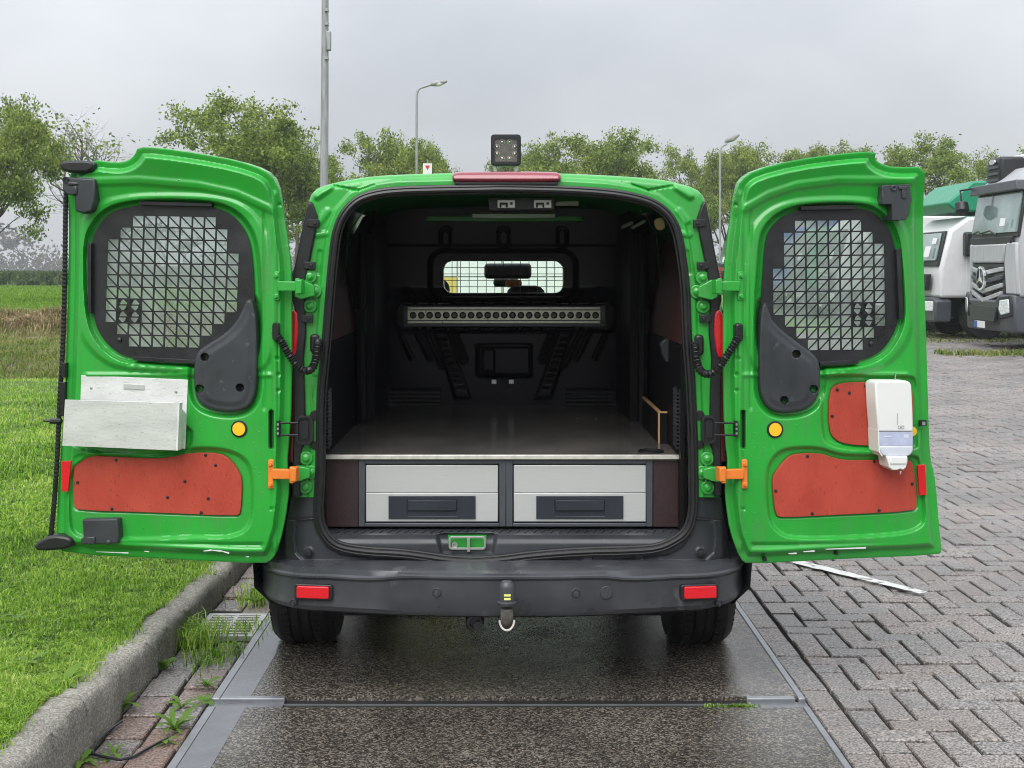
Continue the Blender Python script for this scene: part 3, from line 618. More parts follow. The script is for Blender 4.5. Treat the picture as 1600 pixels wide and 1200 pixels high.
n = 26000; y = rng.uniform(86, 150, n); x = -.42 * y - 1 + (.40 * y) * rng.uniform(0, 1, n)
M['dark_crop'] = blade_mat('dark_crop', [(.1, (.02, .045, .01)), (.5, (.045, .085, .018)), (.9, (.09, .14, .03))])
blades('crop_band', x, y, gz(x, y), np.full(n, .5), np.full(n, .12), M['dark_crop'], 'dark green crop rows behind the bright field', .8)

# weeds: each plant a thing, each leaf a part
def leaf_mesh(name, jag):
    K = 9; v = []; f = []
    for k in range(K):
        t = k / (K - 1); wv = (math.sin(math.pi * min(1, t * .92 + .06)) ** .8) * .5 * (.45 + .75 * t) * (1.0 if t < .95 else .3)
        if jag: wv *= (1 if k % 2 else .62)
        bend = .55 * t - .55 * t * t * 1.35
        v += [(-wv * .42, t, bend + .05 * wv), (0, t, bend), (wv * .42, t, bend + .05 * wv)]
    for k in range(K - 1):
        a = 3 * k; f += [(a, a+1, a+4, a+3), (a+1, a+2, a+5, a+4)]
    me = bpy.data.meshes.new(name); me.from_pydata(v, [], f); me.materials.append(M['leafy']); me.polygons.foreach_set('use_smooth', [True] * len(f)); me.update(); return me
LEAF, JLEAF = leaf_mesh('leaf', False), leaf_mesh('leaf', True)
def weed(px, py, z, ln, n, jag, label, rise=.5, group=None):
    Y = GY(py, z); p = P(px, py, Y); e = empty('weed', p, label, 'weed', group); r_ = random.Random(int(px * 7 + py))
    for k in range(n):
        o = bpy.data.objects.new('leaf', JLEAF if jag else LEAF); COL.objects.link(o); o.parent = e
        s = ln * r_.uniform(.6, 1.15); o.scale = (s * r_.uniform(.7, 1.1), s, s)
        o.rotation_euler = (r_.uniform(rise - .25, rise + .3), r_.uniform(-.3, .3), 2 * math.pi * k / n + r_.uniform(-.4, .4)); o.location = (r_.uniform(-.006, .006), r_.uniform(-.006, .006), -.004)
weed(192, 1108, -.003, .115, 7, False, 'broad leaved bright weed against the kerb face in the gutter', .75)
weed(128, 1192, -.003, .07, 9, True, 'small rosette weed by the kerb beside the black cable end', .35)
weed(177, 1178, -.003, .06, 8, True, 'flat toothed weed in the joint between gutter bricks', .25)
weed(275, 1140, -.003, .085, 10, True, 'largest toothed dandelion rosette beside the weighbridge edge', .55)
weed(258, 1160, -.003, .05, 7, True, 'tiny weed seedling between two gutter bricks', .3)
weed(283, 1104, -.003, .07, 9, True, 'toothed dandelion in front of the grass tuft near the plate', .45)
weed(318, 1098, -.003, .06, 8, False, 'leafy weed touching the steel plate edge', .45)
weed(322, 1072, -.003, .065, 8, False, 'round leaved weed in the gutter below the drain', .55)
weed(258, 1046, -.003, .08, 8, False, 'upright weed at the foot of the kerb joint', .8)
weed(100, 1072, .15, .085, 9, False, 'yellow green dandelion growing on the kerb top edge of the lawn', .55)
weed(42, 1040, .155, .07, 8, False, 'pale broad leaf weed in the lawn', .5)
weed(398, 945, -.003, .075, 9, False, 'weed in the gutter behind the drain beside the rear tyre', .7)
weed(372, 1012, -.003, .06, 8, False, 'low weed between drain and weighbridge', .4)
weed(30, 965, .16, .07, 8, True, 'toothed dandelion lying flat in the lawn', .3)
def tuft(px, py, z, n, ln, sp, label):
    Y = GY(py, z); p = P(px, py, Y); x = p[0] + rng.normal(0, sp, n); y = p[1] + rng.normal(0, sp * 1.7, n)
    o = blades('grass_tuft', x, y, np.full(n, z), np.full(n, ln), np.full(n, .0022), M['grass'], label, 1.1); o['category'] = 'grass'; return o
tuft(308, 1000, 0, 300, .11, .05, 'tall grass tuft spilling from the kerb joint over the gutter')
tuft(335, 1025, 0, 300, .045, .055, 'low grass spreading beside the drain')
tuft(405, 935, 0, 200, .08, .05, 'grass tuft beside the rear tyre')
tuft(385, 985, 0, 120, .05, .05, 'thin grass in the drain slots')
# loose black cable in the gutter
pts = [(190, 1128), (160, 1150), (140, 1178), (160, 1183), (197, 1190), (240, 1165), (268, 1152)]
pp = chaikin([P(a, b, GY(b, .004)) for a, b in pts], 1, False); pp2 = pp
o = MB().tube([(p[0], p[1], .006) for p in pp2], .0045, 6).obj('cable', M['rubber'], smooth=True); tag(o, 'thin black cable lying bent in the brick gutter', 'cable')
# moss between the plates
x = np.concatenate([rng.normal(.80, .03, 110), rng.normal(.71, .02, 40)]); y = rng.normal(4.628, .010, 150); blades('moss', x, y, np.full(150, .0), np.full(150, .012), np.full(150, .003), M['grass'], 'green moss in the joint of the weighbridge plates', 1.2)
# ================================================================== TREES, LAMPS, TRUCKS
M['bark'] = mat('bark', (.07, .06, .048), .9, var=.3, vscale=5)
M['foliage'] = blade_mat('foliage', [(.1, (.045, .075, .012)), (.40, (.14, .21, .03)), (.64, (.26, .34, .055)), (.95, (.44, .48, .12))])
M['foliage_far'] = blade_mat('far_foliage', [(.1, (.05, .05, .025)), (.5, (.10, .09, .045)), (.9, (.16, .15, .07))])
def tree_meshes(seed, height=8.5, leafy=1.0, spread=1.0, leaf=.15, per=34, maxl=4, wf_=1.0):
    r_ = random.Random(seed); rg = np.random.default_rng(seed); wood = MB(); tips = []
    def branch(p, d, ln, rad, lvl):
        K = 4; path = [p]; rads = [rad]; dd = Vector(d)
        for k in range(K):
            dd = (dd + Vector((r_.gauss(0, .16), r_.gauss(0, .16), r_.gauss(.04, .10)))).normalized(); path.append(path[-1] + dd * ln / K); rads.append(rad * (1 - .42 * (k + 1) / K))
        wood.tube(path, rads, 7 if lvl == 0 else (5 if lvl < 3 else 3))
        if lvl >= 3: tips.extend([path[-1], path[-2], path[2]] if lvl == maxl else [path[-1]])
        if lvl == maxl: return
        n = (5, 4, 4, 3, 3)[lvl]
        for k in range(n):
            at = path[-1] if k < 2 else path[r_.choice([2, 3])]
            ang = r_.uniform(.35, .95) * spread * (1.0 if lvl else .85); az = 2 * math.pi * (k + r_.random() * .7) / n
            a = dd.orthogonal().normalized(); b = dd.cross(a); nd = (dd * math.cos(ang) + (a * math.cos(az) + b * math.sin(az)) * math.sin(ang)).normalized()
            nd.z = max(nd.z, -.12); branch(at, nd, ln * r_.uniform(.60, .82) * (.92 if lvl else .82), rads[-1] * r_.uniform(.55, .75), lvl + 1)
    branch(Vector((0, 0, 0)), Vector((r_.uniform(-.1, .1), r_.uniform(-.1, .1), 1)), height * .36, height * .021 * wf_, 0)
    zt = max(t.z for t in tips); k = height / zt
    wv = np.array(wood.V) * k; tp = np.array([tuple(t) for t in tips]) * k
    keep = rg.uniform(0, 1, len(tp)) < leafy; tp = tp[keep]
    n = len(tp) * per; c = np.repeat(tp, per, 0) + rg.normal(0, 1, (n, 3)) * np.array([.21, .21, .14]); s = leaf * rg.uniform(.5, 1.15, n)
    a = rg.normal(0, 1, (n, 3)); a /= np.linalg.norm(a, axis=1)[:, None]; b = np.cross(a, rg.normal(0, 1, (n, 3))); b /= np.linalg.norm(b, axis=1)[:, None]
    v = np.stack([c - a * s[:, None] * .6, c + b * s[:, None] * .32, c + a * s[:, None] * .6, c - b * s[:, None] * .32], 1).reshape(-1, 3)
    q = np.arange(4 * n).reshape(-1, 4)
    return (wv, wood.F), (v, q)
PROTO = {}
for key, args in {'a': dict(seed=3), 'b': dict(seed=11, spread=1.1), 'c': dict(seed=23, spread=.95), 'd': dict(seed=41, spread=1.15, leafy=.8), 'bare': dict(seed=31, leafy=.05, per=6, spread=.9, maxl=5, wf_=1.5)}.items():
    (wv, wf), (lv, lq) = tree_meshes(**args)
    tw = bpy.data.meshes.new('trunk'); tw.from_pydata(wv.tolist(), [], [list(f) for f in wf]); tw.materials.append(M['bark']); tw.polygons.foreach_set('use_smooth', [True] * len(tw.polygons)); tw.update()
    lo = tri_mesh('crown', lv, lq, M['foliage'], quad=True); lm = lo.data; bpy.data.objects.remove(lo)
    rad = np.percentile(np.hypot(lv[:, 0] - lv[:, 0].mean(), lv[:, 1] - lv[:, 1].mean()), 88); PROTO[key] = (tw, lm, rad, np.percentile(lv[:, 2], 99.85), lv[:, :2].mean(0))
def tree(key, px, top, Y, half, rot, label, group='roadside trees'):
    tw, lm, rad, hgt, off = PROTO[key]; s = F / Y; zt = H + (CY - top) / s; zs = zt / hgt; xs = half / s / rad
    e = empty('tree', ((px - CX) / s, Y, -.05), label, 'tree', group)
    for nm, me in (('trunk', tw), ('crown', lm)):
        o = bpy.data.objects.new(nm, me); COL.objects.link(o); o.parent = e
    e.scale = (xs, xs, zs); e.rotation_euler = (0, 0, rot); return e
t = tree('c', -50, 140, 46, 92, 2.6, 'roadside tree with an open crown standing alone above the misty wood and field')
t.rotation_euler = (0, R(9), 0)
tree('bare', 196, 174, 74, 128, 1.0, 'nearly leafless roadside tree with fine bare twigs')
tree('b', 398, 148, 54, 116, 2.2, 'large leafy roadside tree beside the tall galvanised mast')
tree('c', 590, 200, 68, 84, .3, 'leafy roadside tree between the mast and the curved street lamp')
tree('d', 668, 216, 74, 64, 1.9, 'leafy roadside tree directly behind the curved street lamp')
tree('b', 468, 208, 80, 60, 3.1, 'leafy tree half hidden behind the tall galvanised mast')
tree('a', 706, 224, 86, 50, .4, 'small leafy tree in the gap between street lamp and roof work lamp')
tree('d', 938, 224, 82, 56, 3.3, 'low leafy tree filling the gap between two round crowns behind the van roof')
tree('a', 1332, 226, 88, 66, 1.2, 'leafy tree just above the top edge of the soap dispenser door')
tree('c', 1130, 224, 86, 56, 5.1, 'leafy tree in the gap between van roof and soap dispenser door')
tree('a', 758, 224, 88, 56, 4.0, 'small distant leafy tree just beside the square roof work lamp')
tree('b', 862, 210, 72, 88, 5.0, 'round leafy tree behind the roof of the van next to the work lamp')
tree('c', 1003, 206, 70, 80, 2.6, 'leafy tree with two pointed tops behind the van roof')
tree('d', 1090, 226, 80, 62, .8, 'leafy tree beside the dark headed street lamp')
tree('a', 1172, 230, 84, 66, 2.0, 'leafy tree behind the hinge edge of the soap dispenser door')
tree('b', 1268, 234, 90, 74, 3.4, 'leafy tree hidden behind the window of the soap dispenser door')
tree('c', 1405, 214, 78, 92, 4.2, 'bushy leafy tree above the step in the top edge of the soap dispenser door')
tree('d', 1525, 232, 84, 72, 5.4, 'leafy tree above the white tipper truck')
tree('b', 1620, 228, 88, 76, .2, 'leafy tree above the grey tractor truck roof')
# far misty wood: reads as one mass
(wv, wf), (lv, lq) = tree_meshes(77, height=16, per=14, leaf=.8, leafy=.85, maxl=3)
allv, allq, off = [], [], 0; wV, wF, wo = [], [], 0
wf3 = [f for f in wf if len(f) == 4]
for k in range(46):
    sc = rng.uniform(.5, .85); a = rng.uniform(0, 6.28); sc *= 1.6; X = -250 + k * 9.6 + rng.uniform(-5, 5); Yk = 470 + rng.uniform(-30, 70)
    rot = np.array([[math.cos(a), -math.sin(a), 0], [math.sin(a), math.cos(a), 0], [0, 0, 1]])
    v = (lv @ rot.T) * np.array([sc, sc, sc * .85]) + np.array([X, Yk, 0]); allv.append(v); allq.append(lq + off); off += len(v)
    v = (wv @ rot.T) * np.array([sc, sc, sc * .85]) + np.array([X, Yk, 0]); wV.append(v); wF.append(np.array(wf3) + wo); wo += len(v)
# hedge below the wood
n = 26000; X = rng.uniform(-270, 240, n); Z = np.abs(rng.normal(0, 1, n)) * 1.5 * (2.0 + 1.6 * np.sin(X * .13) * np.sin(X * .05 + 1)); c = np.stack([X, 450 + rng.uniform(0, 20, n), Z], 1); s = rng.uniform(.9, 1.8, n)
a = rng.normal(0, 1, (n, 3)); a /= np.linalg.norm(a, axis=1)[:, None]; b = np.cross(a, rng.normal(0, 1, (n, 3))); b /= np.linalg.norm(b, axis=1)[:, None]
allv.append(np.stack([c - a * s[:, None] * .5, c + b * s[:, None] * .3, c + a * s[:, None] * .5, c - b * s[:, None] * .3], 1).reshape(-1, 3)); allq.append(np.arange(4 * n).reshape(-1, 4) + off)
o = tri_mesh('far_wood', np.vstack(allv), np.vstack(allq), M['foliage_far'], quad=True); tag(o, 'misty far off wood on the horizon', 'wood', kind='stuff')
o2 = tri_mesh('far_trunks', np.vstack(wV), np.vstack(wF), M['bark'], o, quad=True); o2['kind'] = 'stuff'

# ---- mast and street lamps
M['pole'] = mat('weathered_pole', (.30, .31, .31), .55, metal=.3, var=.25, vscale=6, stretch=(3, 3, .4))
M['lamphead'] = mat('lamp_head', (.25, .25, .25), .45)
M['lamplens'] = mat('lamp_lens', (.62, .63, .62), .25)
x, y, _ = P(506, 400, 30)
e = empty('mast', (x, y, 0), 'tall galvanised mast rising out of the top of the picture beside the van', 'mast')
MB().cyl((x - .02, y, -.1), (x + .02, y, 5.2), .105, .085, 14).cyl((x + .02, y, 5.2), (x + .045, y, 11), .085, .06, 14).obj('pole', M['pole'], e, smooth=True)
MB().cyl((x + .05, y - .02, 0), (x + .07, y - .02, 4.6), .025, .022, 8).obj('conduit', M['pole'], e, smooth=True)
MB().box((x + .06, y - .1, 6.2), (x + .16, y + .05, 6.62)).obj('junction_box', M['pole'], e, bevel=.02)
for z in (6.0, 6.75, 7.05): MB().box((x + .03, y - .12, z), (x + .10, y + .1, z + .06)).obj('strap', M['pole'], e)
def street_lamp(px, top, Y, arm, tilt, label, dark):
    x, y, z = P(px, top, Y); e = empty('street_lamp', (x, y, 0), label, 'street lamp', 'street lamps')
    path = [(x, y, -.1), (x, y, z * .6), (x, y, z - .55), (x + .03, y, z - .3), (x + .12, y, z - .16), (x + .3, y, z - .10), (x + arm * .7, y, z + .02)]
    MB().tube(chaikin(path, 1, False), .05, 8).obj('pole', M['pole'], e, smooth=True)
    d = Vector((1, 0, tilt)).normalized(); a = Vector((x + arm * .55, y, z)); mb = MB()
    mb.lathe([(.02, 0), (.09, .08), (.13, .25), (.12, .5), (.05, .72), (.01, .76)], a, d, 12); h = mb.obj('lamp_head', M['lamphead'] if dark else M['pole'], e, smooth=True)
    MB().lathe([(.02, .22), (.10, .3), (.11, .45), (.03, .62)], a + Vector((0, -.02, -.045)), d, 12).obj('lens', M['lamplens'] if not dark else M['lamphead'], e, smooth=True)
street_lamp(651, 132, 58, 1.0, .18, 'street lamp with a pale head on a curved arm above the van roof', False)
street_lamp(1125, 222, 62, .38, .5, 'distant street lamp with a dark tilted head next to the soap dispenser door', True)
# small road sign beside the lamp
x, y, z = P(668, 262, 52); e = empty('road_sign', (x, y, 0), 'small white road sign with red mark behind the van roof', 'sign')
MB().cyl((x, y, -.1), (x, y, z + .3), .03, n=8).obj('post', M['pole'], e, smooth=True)
M['signw'] = mat('sign_white', (.7, .7, .7), .5); M['signr'] = mat('sign_red', (.55, .03, .03), .5)
MB().box((x - .17, y - .05, z - .25), (x + .17, y - .03, z + .16)).obj('plate', M['signw'], e)
MB().add([(x - .10, y - .055, z + .08), (x + .10, y - .055, z + .08), (x, y - .055, z - .10)], [(0, 2, 1)]).obj('mark', M['signr'], e)

# ---- trucks parked side by side, fronts towards -x
M['tgrey'] = mat('dark_truck_grey', (.060, .066, .078), .4, var=.15, vscale=3)
M['tsilver'] = mat('dirty_silver', (.40, .41, .42), .4, var=.15, vscale=3, stretch=(1, 3, .4))
M['twhite'] = mat('truck_white', (.66, .67, .67), .4, var=.06, vscale=3)
M['tglass'] = mat('truck_windscreen', (.20, .28, .265), .08, var=.35, vscale=1.2, coat=.5)
M['tblack'] = mat('truck_black', (.014, .015, .017), .45)
M['tgreen'] = mat('truck_green', (.012, .235, .125), .42, var=.12, vscale=2)
M['tblue'] = mat('truck_blue', (.02, .09, .38), .42, var=.1, vscale=2)
M['tred'] = mat('truck_red', (.48, .02, .015), .42, var=.1)
M['chrome'] = mat('chrome', (.75, .76, .78), .15, metal=1)
M['lamp'] = mat('headlamp_glass', (.62, .65, .66), .1, coat=.6, var=.3, vscale=30)
class FrontMap:
    """(u across the front from the far side to the near side, v = -z, h outwards) on the leaning front of a truck"""
    def __init__(s, x, y1, lean=0, z0=0): s.x, s.y1, s.lean, s.z0 = x, y1, lean, z0
    def __call__(s, u, v, h=0.0):
        u = np.asarray(u, float); v = np.asarray(v, float); h = np.asarray(h, float); z = -v
        bow = .18 * ((u - 1.25) / 1.25) ** 2
        return np.stack([s.x + s.lean * np.maximum(0, z - s.z0) + bow - h, s.y1 - u, z + 0 * u], -1)
def pr(fm, pts, h0, h1, name, m, parent, bev=.015, holes=()):
    return MB().prism([(a, -b) for a, b in pts], fm, h0, h1, [[(a, -b) for a, b in hh_] for hh_ in holes]).obj(name, m, parent, bevel=bev)
def mirr(p): return [(2.5 - a, b) for a, b in p]
def wheel(e, x, y, r=.5):
    o = MB().lathe([(r*.6, -.16), (r*.94, -.16), (r, -.10), (r, .10), (r*.94, .16), (r*.6, .16)], (x, y, r), (0, -1, 0), 28).obj('wheel', M['tyre'], e, smooth=True)
    MB().lathe([(r*.58, .12), (r*.55, .165), (r*.3, .10), (r*.2, .2), (.02, .2)], (x, y, r), (0, -1, 0), 20).obj('rim', M['rim'], o, smooth=True)
def cab_side(e, x, y, z0, z1, L_, mp, mg):
    """near side of the cab (facing the camera): door, window, handle, step"""
    S = lambda u, v, h=0: np.stack([x + np.asarray(u, float), y - np.asarray(h, float) + 0 * np.asarray(u, float), -np.asarray(v, float)], -1)
    zb = z0 + (z1 - z0) * .56
    d = MB().prism([(.55, -z0 - .12), (1.75, -z0 - .12), (1.75, -z1 + .25), (.75, -z1 + .25), (.55, -zb)], S, 0, .018).obj('door', mp, e, bevel=.01)
    MB().prism([(.70, -zb - .02), (1.65, -zb - .02), (1.65, -z1 + .36), (.86, -z1 + .36)], S, .018, .03).obj('side_window', M['tglass'], d, bevel=.004)
    MB().box((x + 1.45, y - .05, zb - .18), (x + 1.65, y - .018, zb - .12)).obj('handle', M['tblack'], d)
def tractor(x, y):
    e = empty('truck', (x + 2, y + 1.25, 0), 'grey and silver tractor truck with a star badge on its grille facing the yard', 'truck', 'trucks parked in a row')
    y1 = y + 2.5; fl = FrontMap(x, y1); fu = FrontMap(x, y1, .17, 1.95)
    # cab shell: lower silver, leaning upper
    mb = MB(); prof = [(.17, .95), (.17, 1.95), (.36, 3.02), (.75, 3.32), (2.25, 3.42), (2.25, .95)]
    n = len(prof); mb.add([(x + a, y, z) for a, z in prof] + [(x + a, y1, z) for a, z in prof], [tuple(range(n)), tuple(range(2*n-1, n-1, -1))] + [((i+1) % n, i, i + n, (i+1) % n + n) for i in range(n)])
    mb.obj('cab', M['tsilver'], e, bevel=.06, seg=3)
    pr(fu, [(.06, 2.02), (2.46, 2.02), (2.44, 2.90), (.08, 2.90)], -.1, .03, 'windscreen_surround', M['tblack'], e)
    g = pr(fu, [(.16, 2.10), (2.38, 2.10), (2.36, 2.82), (.20, 2.82)], .0, .045, 'windscreen', M['tglass'], e, .01)
    pr(fu, [(.05, 2.84), (2.45, 2.84), (2.40, 3.02), (.10, 3.02)], -.05, .20, 'sun_visor', M['tgrey'], e, .02)
    for a in (.5, 1.1): MB().tube([tuple(fu(a, -2.10, .07)), tuple(fu(a + .45, -2.14, .07)), tuple(fu(a + .75, -2.06, .07))], .018, 6).obj('wiper', M['tblack'], g)
    pr(fu, [(1.85, 2.22), (2.02, 2.22), (2.02, 2.36), (1.85, 2.36)], .045, .05, 'paper', M['signw'], g, 0)
    pr(fl, [(.2, 1.90), (2.3, 1.90), (2.3, 2.03), (.2, 2.03)], -.02, .05, 'wiper_cowl', M['tblack'], e)
    pr(fl, [(.45, 1.56), (2.05, 1.56), (2.12, 1.90), (.38, 1.90)], -.05, .06, 'bonnet_panel', M['tsilver'], e, .03)
    for f_ in (lambda p: p, mirr): pr(fl, f_([(.02, 1.0), (.36, 1.0), (.42, 1.56), (.34, 1.92), (.06, 1.92)]), -.1, .045, 'corner_panel', M['tsilver'], e, .03)
    pr(fl, [(.40, .95), (2.10, .95), (2.05, 1.55), (.45, 1.55)], -.1, .02, 'grille_backing', M['tblack'], e)
    for k in range(4):
        z = 1.44 - k * .145; w_ = .05 * k
        pr(fl, [(.46 + w_ * .3, z + .05), (1.25, z - .03 - .02 * k), (2.04 - w_ * .3, z + .05), (2.03 - w_ * .3, z - .03), (1.25, z - .11 - .02 * k), (.47 + w_ * .3, z - .03)], .0, .065, 'grille_bar', M['tsilver'] if k != 1 else M['tgrey'], e, .012)
    # badge: ring and three blades
    c = circ(1.25, -1.28, .22, 28); b = MB(); b.prism(c, fl, .06, .10, [circ(1.25, -1.28, .185, 28)])
    for a in (90, 210, 330):
        t = R(a); tip = (1.25 + .19 * math.cos(t), -1.28 - .19 * math.sin(t)); l = (1.25 + .045 * math.cos(t + 1.05), -1.28 - .045 * math.sin(t + 1.05)); r_ = (1.25 + .045 * math.cos(t - 1.05), -1.28 - .045 * math.sin(t - 1.05))
        b.prism([tip, l, (1.25, -1.28), r_], fl, .06, .105)
    b.obj('star_badge', M['chrome'], e)
    # bumper with lamps
    bp = pr(fl, [(.02, .32), (2.48, .32), (2.50, .75), (2.44, 1.0), (2.02, 1.0), (1.9, .90), (.6, .90), (.48, 1.0), (.06, 1.0), (.0, .75)], -.25, .10, 'bumper', M['tgrey'], e, .04)
    pr(fl, [(.62, .50), (1.88, .50), (1.98, .78), (.52, .78)], .06, .115, 'lower_intake', M['tblack'], e)
    pr(fl, [(1.0, .38), (1.50, .38), (1.50, .50), (1.0, .50)], .10, .125, 'number_plate', M['signw'], e, 0); pr(fl, [(1.0, .38), (1.16, .38), (1.16, .50), (1.0, .50)], .125, .128, 'plate_band', M['tblue'], e, 0)
    for f_ in (lambda p: p, mirr):
        pr(fl, f_([(.06, .62), (.42, .56), (.50, .70), (.46, .96), (.10, .99)]), .05, .12, 'headlamp_housing', M['tblack'], e, .02); pr(fl, f_([(.12, .68), (.36, .63), (.44, .74), (.40, .90), (.14, .92)]), .1, .135, 'headlight', M['lamp'], e, .015)
    cab_side(e, x + .25, y, .98, 3.3, 2, M['tsilver'], M['tglass'])
    MB().box((x + .3, y + .02, .35), (x + 2.25, y1 - .02, .96)).obj('step_panel', M['tgrey'], e, bevel=.03)
    MB().box((x + .62, y - .26, 2.1), (x + .78, y - .03, 2.85)).obj('mirror', M['tblack'], e, bevel=.04)
    m_ = tuple(fu(.18, -2.75, .35)); MB().tube([tuple(fu(.12, -3.0, .1)), tuple(fu(.1, -2.95, .4)), m_], .02, 6).obj('mirror_arm', M['tblack'], e); MB().lathe([(.02, 0), (.12, .05), (.13, .2), (.06, .28)], m_, (0, -.3, -1), 12).obj('kerb_mirror', M['tblack'], e, smooth=True)
    # roof deflector, marker lamps, refrigeration unit, body
    MB().box((x + 1.2, y + .2, 3.35), (x + 2.2, y1 - .2, 3.75)).obj('roof_spoiler', M['tsilver'], e, bevel=.12, seg=4)
    for yy in (y + .35, y1 - .5): MB().box((x + .52, yy, 3.22), (x + .66, yy + .16, 3.29)).obj('marker_lamp', M['lamp'], e, bevel=.02)
    MB().box((x + 2.2, y + .7, .5), (x + 6.5, y1 - .7, .95)).obj('chassis', M['tblack'], e)
    for yy in (y + .16, y1 - .16): wheel(e, x + 1.45, yy); wheel(e, x + 5.2, yy)
    return e
tractor(8.86, 24.0)
def box_truck(x, y, label, cabm, bodym, roof=2.75, body_top=3.6, tipper=False, unit=False, name='truck'):
    e = empty(name, (x + 2, y + 1.2, 0), label, 'truck', 'trucks parked in a row'); W_ = 2.4; y1 = y + 2.45
    fl = FrontMap(x, y1); fu = FrontMap(x, y1, .26, 1.45); z0 = .85
    mb = MB(); prof = [(.17, z0), (.17, 1.45), (.17 + .26 * (roof - .28 - 1.45), roof - .28), (.75, roof), (1.95, roof + .02), (1.95, z0)]
    n = len(prof); mb.add([(x + a, y, z) for a, z in prof] + [(x + a, y1, z) for a, z in prof], [tuple(range(n)), tuple(range(2*n-1, n-1, -1))] + [((i+1) % n, i, i + n, (i+1) % n + n) for i in range(n)])
    mb.obj('cab', cabm, e, bevel=.07, seg=3)
    zt = roof - .33
    pr(fu, [(.10, 1.50), (2.36, 1.50), (2.30, zt + .04), (.16, zt + .04)], -.1, .02, 'windscreen_surround', M['tblack'], e, .02)
    g = pr(fu, [(.20, 1.62), (2.26, 1.62), (2.20, zt), (.26, zt)], .0, .035, 'windscreen', M['tglass'], e, .01)
    for a in (.5, 1.1): MB().tube([tuple(fu(a, -1.60, .05)), tuple(fu(a + .4, -1.66, .05)), tuple(fu(a + .8, -1.58, .05))], .018, 6).obj('wiper', M['tblack'], g)
    pr(fu, [(1.95, zt - .22), (2.12, zt - .22), (2.12, zt - .1), (1.95, zt - .1)], .035, .04, 'paper', M['signw'], g, 0); pr(fu, [(1.7, 1.70), (1.95, 1.70), (1.95, 1.92), (1.7, 1.92)], .035, .04, 'paper', M['signw'], g, 0)
    pr(fl, [(.5, 1.0), (1.95, 1.0), (2.05, 1.34), (.4, 1.34)], -.05, .05, 'grille', M['tblack'], e)
    for k in range(3): pr(fl, [(.55, 1.05 + k * .1), (1.9, 1.05 + k * .1), (1.9, 1.09 + k * .1), (.55, 1.09 + k * .1)], .05, .075, 'grille_bar', cabm, e, .008)
    pr(fl, [(.02, .35), (2.43, .35), (2.45, .80), (2.3, .86), (.15, .86), (.0, .80)], -.25, .10, 'bumper', M['tgrey'], e, .04)
    for f_ in (lambda p: p, mirr):
        pr(fl, f_([(.14, .58), (.48, .58), (.50, .78), (.12, .78)]), .08, .12, 'headlight', M['lamp'], e, .015)
    pr(fl, [(1.0, .42), (1.5, .42), (1.5, .53), (1.0, .53)], .10, .12, 'number_plate', M['signw'], e, 0)
    cab_side(e, x + .15, y, z0, roof, 2, cabm, M['tglass'])
    for yy in (y - .22,): MB().box((x + .62, yy, 1.7), (x + .78, yy + .2, 2.2)).obj('mirror', M['tblack'], e, bevel=.04)
    MB().box((x + .4, y + .5, .45), (x + 7, y1 - .5, .86)).obj('chassis', M['tblack'], e)
    if tipper:
        mb = MB(); pf = [(2.25, 1.15), (2.1, 2.62), (.50, 2.62), (.30, 2.80), (.85, 3.25), (7.2, 3.40), (7.2, 1.15)]; n = len(pf)
        mb.add([(x + a, y - .02, z) for a, z in pf] + [(x + a, y1 + .02, z) for a, z in pf], [tuple(range(n)), tuple(range(2*n-1, n-1, -1))] + [((i+1) % n, i, i + n, (i+1) % n + n) for i in range(n)])
        bd = mb.obj('tipper_body', bodym, e, bevel=.04)
        for k in range(4): MB().box((x + 2.6 + k * 1.15, y - .09, 1.3), (x + 2.72 + k * 1.15, y - .02, 3.1)).obj('rib', bodym, bd)
        MB().box((x + 2.1, y - .08, 3.10), (x + 7.2, y - .021, 3.22)).obj('top_rail', bodym, bd)
    else:
        bd = MB().box((x + 2.15, y - .02, 1.0), (x + 8, y1 + .02, body_top)).obj('cargo_box', bodym, e, bevel=.05)
        for k in range(5): MB().box((x + 2.6 + k * 1.1, y - .05, 1.1), (x + 2.68 + k * 1.1, y - .02, body_top - .1)).obj('rib', bodym, bd)
    if unit:
        u = MB().box((x + .95, y + .35, body_top - 1.2), (x + 2.15, y1 - .35, body_top - .1)).obj('cooling_unit', M['tblack'], e, bevel=.12, seg=3); pr(FrontMap(x + .80, y1), [(1.05, body_top - .45), (1.45, body_top - .45), (1.45, body_top - .27), (1.05, body_top - .27)], 0, .02, 'badge', M['signw'], u, .005)
    for yy in (y + .16, y1 - .16): wheel(e, x + 1.1, yy, .46); wheel(e, x + 5.6, yy, .46)
    return e
box_truck(8.80, 28.2, 'white cab truck with a green sloping tipper body beside the star badged truck', M['twhite'], M['tgreen'], 2.52, tipper=True)
box_truck(8.9, 32.2, 'pale green box truck seen through the grille of the soap dispenser door', M['twhite'], mat('pale_green', (.16, .42, .32), .5), 2.7, 3.0)
box_truck(8.8, 36.6, 'white truck with a white box behind the door grille', M['twhite'], M['twhite'], 2.8, 3.1)
box_truck(8.9, 41.0, 'dark green truck with a green box behind the door grille', M['tgreen'], M['twhite'], 2.7, 3.2)
box_truck(8.7, 45.5, 'blue truck with a blue box behind the door grille', M['tblue'], M['tblue'], 2.8, 3.6)
box_truck(8.8, 50, 'white truck with a grey box farther along the parked row', M['twhite'], M['tsilver'], 2.8, 3.6)
box_truck(9.0, 56, 'red roofed truck visible in the gap between van and soap dispenser door', M['tred'], M['twhite'], 2.9, 2.6)
box_truck(11.2, 20.2, 'white refrigerated truck with a black cooling unit above the cab, mostly outside the yard view', M['twhite'], M['twhite'], 2.6, 3.9, unit=True) if False else None
